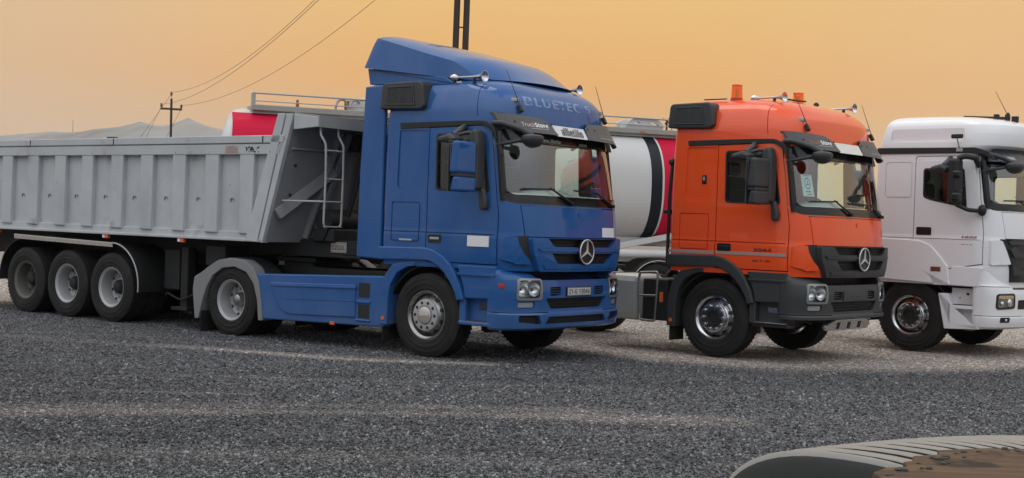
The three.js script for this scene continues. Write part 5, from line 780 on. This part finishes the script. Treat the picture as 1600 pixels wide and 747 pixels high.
// ------------------------------------------------------------------ white tanker behind
{
  const o = thing('tanker_trailer', 'white road tanker with crimson and black bands standing behind the trucks', 'tanker', at(POSE.tanker), -POSE.tanker[2]);
  const section = (x0, k = 1, n = 48) => Array.from({ length: n }, (_, i) => { const a = i / n * Math.PI * 2, c = Math.cos(a), s = Math.sin(a), e = 2 / 2.5; const y = 2.51 + 1.145 * k * Math.sign(s) * Math.pow(Math.abs(s), e), zz = 1.26 * k * Math.sign(c) * Math.pow(Math.abs(c), e), x = x0 < -4.3 ? x0 + 0.21 * (0.8 - zz) - 0.16 * (3.6 - y) : x0; return [x, 2.51 + 1.145 * k * Math.sign(s) * Math.pow(Math.abs(s), e), 1.26 * k * Math.sign(c) * Math.pow(Math.abs(c), e)]; });
  const span = (x0, x1, k, n = 10) => toCreasedNormals(loft(Array.from({ length: n + 1 }, (_, i) => section(lerp(x0, x1, i / n), k))).toNonIndexed(), 0.7);
  part(o, 'tank_shell', [toCreasedNormals(loft([section(-4.73, 0.40), section(-4.725, 0.74), section(-4.70, 0.88), section(-4.65, 0.955), section(-4.57, 0.99), section(-4.47, 1), section(0, 1), section(3.48, 1), section(6.4, 1), section(6.5, 0.95), section(6.6, 0.8), section(6.66, 0.5)]).toNonIndexed(), 0.9)], M.tank);
  part(o, 'black_band', [span(3.495, 3.735, 1.003, 2)], M.tankBlack); part(o, 'white_band', [span(3.735, 3.775, 1.004, 1)], M.tank); part(o, 'crimson_band', [span(3.775, 5.6, 1.003, 3)], M.tankRed);
  // crimson panel on the flank at the tail
  { const pos = [], idx = [], n = 14; for (let j = 0; j <= n; j++) for (let i = 0; i <= 1; i++) { const y = lerp(3.535, 2.1, j / n), sy = (y - 2.51) / 1.148, z = 1.2635 * Math.pow(1 - Math.pow(Math.abs(sy), 2.5), 1 / 2.5) + 0.004, sh = (3.535 - y) * -0.20; pos.push(lerp(-4.62, -3.80, i) + sh * (i ? 0.75 : 0.6), y + 0.004 * (sy > 0 ? 1 : -1), z); if (j < n && !i) { const a = j * 2; idx.push(a, a + 2, a + 1, a + 1, a + 2, a + 3); } }
    const g = new THREE.BufferGeometry(); g.setAttribute('position', new THREE.Float32BufferAttribute(pos, 3)); g.setIndex(idx); g.computeVertexNormals(); part(o, 'crimson_panel', [g], M.tankRed); }
  part(o, 'walkway', [bx(-4.27, 6.2, 3.585, 3.69, 0.20, 0.86, 0.015), bx(-4.27, 6.2, 3.53, 3.60, 0.72, 0.80, 0.01)], M.tankGrey);
  const xs = []; for (let x = -4.25; x <= 6.2; x += 2.09) xs.push(x);
  const rl = part(o, 'handrail', [rod([-4.27, 3.895, 0.83], [6.2, 3.895, 0.83], 0.017, 0.017, 8)], M.rail); part(o, 'handrail', [rod([-4.27, 3.755, 0.83], [6.2, 3.755, 0.83], 0.010, 0.010, 8)], M.rail);
  part(rl, 'rail_post', each([...xs.map((x) => rod([x, 3.66, 0.83], [x, 3.895, 0.83], 0.014)), bx(-4.30, -4.22, 3.6, 3.9, 0.82, 0.84, 0.01)]), M.rail);
  for (const [x, k] of [[-2.62, 1], [-2.36, 1]]) part(o, 'hoop_guard', [new THREE.TorusGeometry(0.15, 0.022, 8, 24, Math.PI).scale(1, 1.35, 1).rotateY(0.5).translate(x, 3.69, 0.72)], M.rail);
  part(o, 'manhole_cover', [new THREE.CylinderGeometry(0.34, 0.36, 0.20, 28).translate(-2.1, 3.78, 0.4), new THREE.SphereGeometry(0.34, 24, 8, 0, 7, 0, 1.2).scale(1, 0.25, 1).translate(-2.1, 3.87, 0.4)], M.tank);
  const gd = part(o, 'valve_guard', [ext(round([[3.13, 3.69], [3.13, 3.80], [3.28, 3.90], [3.55, 3.925], [3.82, 3.89], [3.94, 3.80], [3.94, 3.69]], 0.08), 0.74, 0.80, 0.012, [round([[3.22, 3.74], [3.24, 3.80], [3.36, 3.845], [3.46, 3.80]], 0.02), round([[3.60, 3.80], [3.72, 3.845], [3.84, 3.80], [3.86, 3.74]], 0.02)]), ext(round([[3.13, 3.69], [3.13, 3.80], [3.28, 3.90], [3.55, 3.925], [3.82, 3.89], [3.94, 3.80], [3.94, 3.69]], 0.08), 0.20, 0.26, 0.012), bx(3.2, 3.9, 3.69, 3.80, 0.3, 0.7, 0.02)], M.tank); void gd;
  part(o, 'valve', [rod([4.06, 3.66, 0.7], [4.06, 3.86, 0.7], 0.02), rod([3.98, 3.93, 0.7], [4.14, 3.83, 0.7], 0.012), rod([4.02, 3.82, 0.7], [4.16, 4.0, 0.7], 0.012)], M.dark);
  part(o, 'marker_lamp', [bx(3.40, 3.52, 3.60, 3.64, 0.858, 0.87, 0.004), bx(-2.2, -2.05, 3.615, 3.65, 0.858, 0.87, 0.004)], std(rgb(0.42, 0.16, 0.06), 0.4));
  part(o, 'beacon', [new THREE.CylinderGeometry(0.045, 0.05, 0.16, 16).translate(-2.50, 3.80, 0.6), new THREE.CylinderGeometry(0.03, 0.05, 0.06, 16).translate(-2.50, 3.69, 0.6), new THREE.CylinderGeometry(0.02, 0.035, 0.14, 12).translate(-3.42, 3.77, 0.6)], std(rgb(0.20, 0.085, 0.05), 0.4));
  part(o, 'under_beam', [beam([1.5, 1.05, 0.95], [5.2, 1.78, 0.95], 0.10, 0.12), beam([1.5, 1.05, -0.95], [5.2, 1.78, -0.95], 0.10, 0.12), bx(-4.6, 6.2, 1.02, 1.22, 0.40, 0.55, 0.02), bx(-4.6, 6.2, 1.02, 1.22, -0.55, -0.40, 0.02), bx(2.0, 5.5, 1.35, 1.55, -0.8, 0.8, 0.05)], M.tank);
  part(o, 'hose_tube', [rod([0.5, 1.20, 1.12], [5.6, 1.20, 1.12], 0.085, 0.085, 18)], M.tank);
  for (const s of [1, -1]) {
    const Z = (g) => (s > 0 ? g : mirrorZ(g.index ? g.toNonIndexed() : g)), arc = [], inn = [], edge = [];
    for (let i = 0; i <= 16; i++) { const a = lerp(Math.PI + 0.1, -0.1, i / 16); arc.push([3.72 + Math.cos(a) * 0.66, 0.50 + Math.sin(a) * 0.63]); inn.unshift([3.72 + Math.cos(a) * 0.60, 0.50 + Math.sin(a) * 0.57]); edge.push([3.72 + Math.cos(a) * 0.60, 0.50 + Math.sin(a) * 0.575, 1.245]); }
    const m = part(o, 'mudguard', [ext([...arc, ...inn], 0.60, 1.24)].map(Z), M.dark); part(m, 'guard_edge', [tube(edge, 0.012, 50, 6)].map(Z), M.whiteTube);
    wheel(o, 'deep', 3.72, 0.532, s * 1.05, s, { rim: M.silver });
    for (const x of [-4.0, -2.75, -1.5]) wheel(o, 'deep', x, 0.532, s * 1.05, s, { rim: M.silver });
  }
  part(o, 'axle', [3.72, -4.0, -2.75, -1.5].map((x) => rod([x, 0.53, -1], [x, 0.53, 1], 0.09, 0.09, 12)), M.chassis);
}

// ------------------------------------------------------------------ poles, wires, mast
{
  const woodDark = std(rgb(0.045, 0.032, 0.028), 0.9), iron = std(rgb(0.055, 0.045, 0.04), 0.8), cer = std(rgb(0.06, 0.045, 0.04), 0.5);
  const T = [-38.42, 0, -150], p = thing('utility_pole', 'slim distant utility pole with one crossarm above the tipper trailer', 'utility pole', T, 0, 'utility poles of the overhead line');
  part(p, 'pole', [rod([0.18, 0, 0], [0.0, 14.4, 0], 0.17, 0.13, 12)], woodDark);
  part(p, 'crossarm', [beam([-1.18, 13.27, 0], [1.2, 13.22, 0], 0.20, 0.22)], woodDark);
  part(p, 'insulator', [[-1.10, 13.6], [1.12, 13.52], [-0.02, 14.9]].map(([x, y]) => [new THREE.CylinderGeometry(0.10, 0.14, 0.40, 12).translate(x, y + 0.05, 0), rod([x, y - 0.4, 0], [x, y, 0], 0.03)]), cer);
  const H = [-2.5, 0, -58], h = thing('utility_pole', 'twin-legged utility pole rising out of the frame behind the blue cab', 'utility pole', H, 0, 'utility poles of the overhead line');
  part(h, 'pole', [rod([-0.24, 0, 0], [-0.13, 21, 0], 0.150, 0.125, 14)], woodDark); part(h, 'pole', [rod([0.20, 0, 0], [0.27, 21, 0], 0.150, 0.125, 14)], woodDark);
  part(h, 'tie_bar', [8.98, 10.1, 12.4, 15].map((y) => beam([-0.30, y, 0], [0.36, y, 0], 0.06, 0.06)), iron);
  part(h, 'crossarm', [beam([-2.4, 15.4, 0], [2.4, 15.4, 0], 0.16, 0.16), beam([-2.0, 20.4, 0], [6.6, 20.9, 0], 0.16, 0.16)], iron);
  const wireM = std(rgb(0.10, 0.075, 0.06), 0.6), wire = (A, B, sag, label) => { const pts = []; for (let i = 0; i <= 48; i++) { const t = i / 48; pts.push(v3(lerp(A[0], B[0], t), lerp(A[1], B[1], t) - 4 * sag * t * (1 - t), lerp(A[2], B[2], t))); } tagged('overhead_wire', new THREE.TubeGeometry(new THREE.CatmullRomCurve3(pts), 60, 0.018, 6), wireM, label, 'wire', { group: 'wires of the overhead line' }); };
  wire([-38.44, 15.1, -150], [-1.0, 20.5, -58], 3.0, 'upper wire from the tip of the distant pole rising to the twin pole');
  wire([-39.52, 13.75, -150], [-4.6, 15.5, -58], 2.0, 'wire from the left end of the distant crossarm, rising to the right');
  wire([-37.28, 13.68, -150], [4.0, 21.6, -58], 3.4, 'lowest and rightmost wire, from the right end of the distant crossarm');
  wire([-38.44, 15.0, -150.2], [-55, -8.5, -152], 0.1, 'thin stay line slanting down left from the top of the distant pole'); wire([-39.52, 13.6, -150.2], [-50.6, -9, -152], 0.1, 'thin line slanting down left from the left end of the distant crossarm'); wire([-37.28, 13.5, -150.2], [-48.5, -9, -152], 0.1, 'thin line slanting down left behind the distant pole shaft');
  const a = thing('radio_mast', 'faint thin radio mast on the hazy ridge at the left', 'mast', [-822, 138, -2500], 0); part(a, 'mast', [rod([0, 0, 0], [0, 30, 0], 0.5, 0.3, 6)], iron); part(a, 'antenna', [rod([-0.7, 24, 0], [0.7, 29, 0], 0.25)], iron);
}

// ------------------------------------------------------------------ foreground: ribbed mudguard of another truck, and a board on it
{
  const D = [0.60, -0.80], X = [0.80, 0.60], C0 = [1.07, -4.20];                     // travel direction and width direction of the guard on the plan
  const o = thing('mudguard', 'long ribbed truck mudguard close to the camera in the bottom right corner', 'mudguard', [1.7, 0, -5.0], 0);
  const prof = (t) => 1.015 - 0.06 * t - 0.011 * t * t, hw = 0.46;
  const sect = (t, dy, k, n = 30) => Array.from({ length: n + 1 }, (_, i) => { const a = i / n * Math.PI, c = Math.cos(a), q = Math.sign(c) * Math.pow(Math.abs(c), 0.8) * hw * k, h = 0.40 * Math.pow(Math.sin(a), 0.62) * k; return [C0[0] + D[0] * t - X[0] * q - 1.7, prof(t) - 0.40 + h + dy, C0[1] + D[1] * t - X[1] * q + 5.0]; });
  const skin = (rows) => { const n = rows[0].length, idx = []; for (let j = 0; j < rows.length - 1; j++) for (let i = 0; i < n - 1; i++) { const a = j * n + i; idx.push(a, a + 1, a + n + 1, a, a + n + 1, a + n); } const g = new THREE.BufferGeometry(); g.setAttribute('position', new THREE.Float32BufferAttribute(rows.flat(2), 3)); g.setIndex(idx); g.computeVertexNormals(); return toCreasedNormals(g.toNonIndexed(), 0.55); };
  const ribs = 15, pitch = 0.175, shell = [sect(-0.012, -0.012, 0.985), sect(-0.006, -0.003, 0.996), sect(0, 0, 1)];
  part(o, 'rib', [skin([...shell, sect(0.012, 0.0, 1), sect(0.034, -0.014, 0.99)])], M.guardRib);
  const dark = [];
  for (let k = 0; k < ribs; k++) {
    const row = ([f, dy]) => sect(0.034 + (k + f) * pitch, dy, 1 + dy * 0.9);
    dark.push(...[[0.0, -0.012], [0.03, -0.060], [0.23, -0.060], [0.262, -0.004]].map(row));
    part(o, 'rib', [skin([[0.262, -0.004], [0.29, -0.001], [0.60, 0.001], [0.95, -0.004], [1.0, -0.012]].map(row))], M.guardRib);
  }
  part(o, 'guard_groove', [skin(dark)], M.flap);  // black walls between the ribs, their shade put into the colour
  part(o, 'front_flap', [skin([sect(-0.013, -0.012, 0.986), sect(-0.020, -0.03, 0.97), sect(-0.016, -0.10, 0.92), sect(0.0, -0.30, 0.80), sect(0.0, -0.8, 0.80)])], M.flap);
  const wl = wheel(o, 'deep', C0[0] + D[0] * 0.95 - 1.7, 0.43, C0[1] + D[1] * 0.95 + 5.0, 1, { rim: M.silver }); wl.rotation.y = Math.atan2(X[0], X[1]); wl.scale.set(0.81, 0.81, 1);
  part(o, 'bracket', [rod([C0[0] + D[0] * 0.95 - 1.7 - X[0] * 0.4, 0.5, C0[1] + D[1] * 0.95 + 5 - X[1] * 0.4], [C0[0] + D[0] * 0.95 - 1.7 + X[0] * 0.3, 0.5, C0[1] + D[1] * 0.95 + 5 + X[1] * 0.3], 0.06), rod([C0[0] + D[0] * 0.4 - 1.7, 0.5, C0[1] + D[1] * 0.4 + 5], [C0[0] + D[0] * 0.4 - 1.7, 0.97, C0[1] + D[1] * 0.4 + 5], 0.03), rod([C0[0] + D[0] * 0.4 - 1.7, 0.5, C0[1] + D[1] * 0.4 + 5], [C0[0] + D[0] * 0.95 - 1.7, 0.5, C0[1] + D[1] * 0.95 + 5], 0.04)], M.chassis);
  // weathered board lying over the near shoulder of the guard
  const r = rng(61), edge = [[1.02, -3.72], [1.07, -3.80], [1.13, -3.83], [1.15, -3.91], [1.22, -3.93], [1.24, -4.02], [1.31, -4.06], [1.34, -4.14], [1.42, -4.18], [1.52, -4.22], [1.75, -4.24], [2.5, -4.26], [2.5, -3.4], [1.02, -3.4]];
  const b = thing('board', 'weathered brown board with a broken edge lying beside the ribbed mudguard', 'board', [1.7, 0, -3.9], 0);
  const bg = (y0, y1, d) => { const g = new THREE.ExtrudeGeometry(shapeOf(edge.map(([x, z], i) => [x - 1.7 + (i < 11 ? (r() - 0.5) * 0.055 + d : 0), -(z + 3.9) - (i < 11 ? d * 0.5 : 0)])), { depth: y1 - y0, bevelEnabled: true, bevelSize: 0.006, bevelThickness: 0.006, bevelOffset: -0.006, bevelSegments: 2 }); return g.rotateX(-Math.PI / 2).translate(0, y0, 0); };
  part(b, 'board_top', [bg(1.020, 1.040, 0)], M.board); part(b, 'board_layer', [bg(0.985, 1.008, 0.05)], M.board);
  part(b, 'crumb', each(Array.from({ length: 26 }, () => { const t = r(), i = Math.min(9, Math.floor(t * 10)), e0 = edge[i], s = 0.003 + r() * r() * 0.010; return new THREE.IcosahedronGeometry(s, 0).scale(1 + r(), 0.7, 1 + r() * 0.6).translate(e0[0] - 1.7 + 0.03 + r() * 0.05, 1.046 + s * 0.4, e0[1] + 3.9 + 0.02 + r() * 0.04); })), M.crumb);
}
renderer.render(scene, camera);
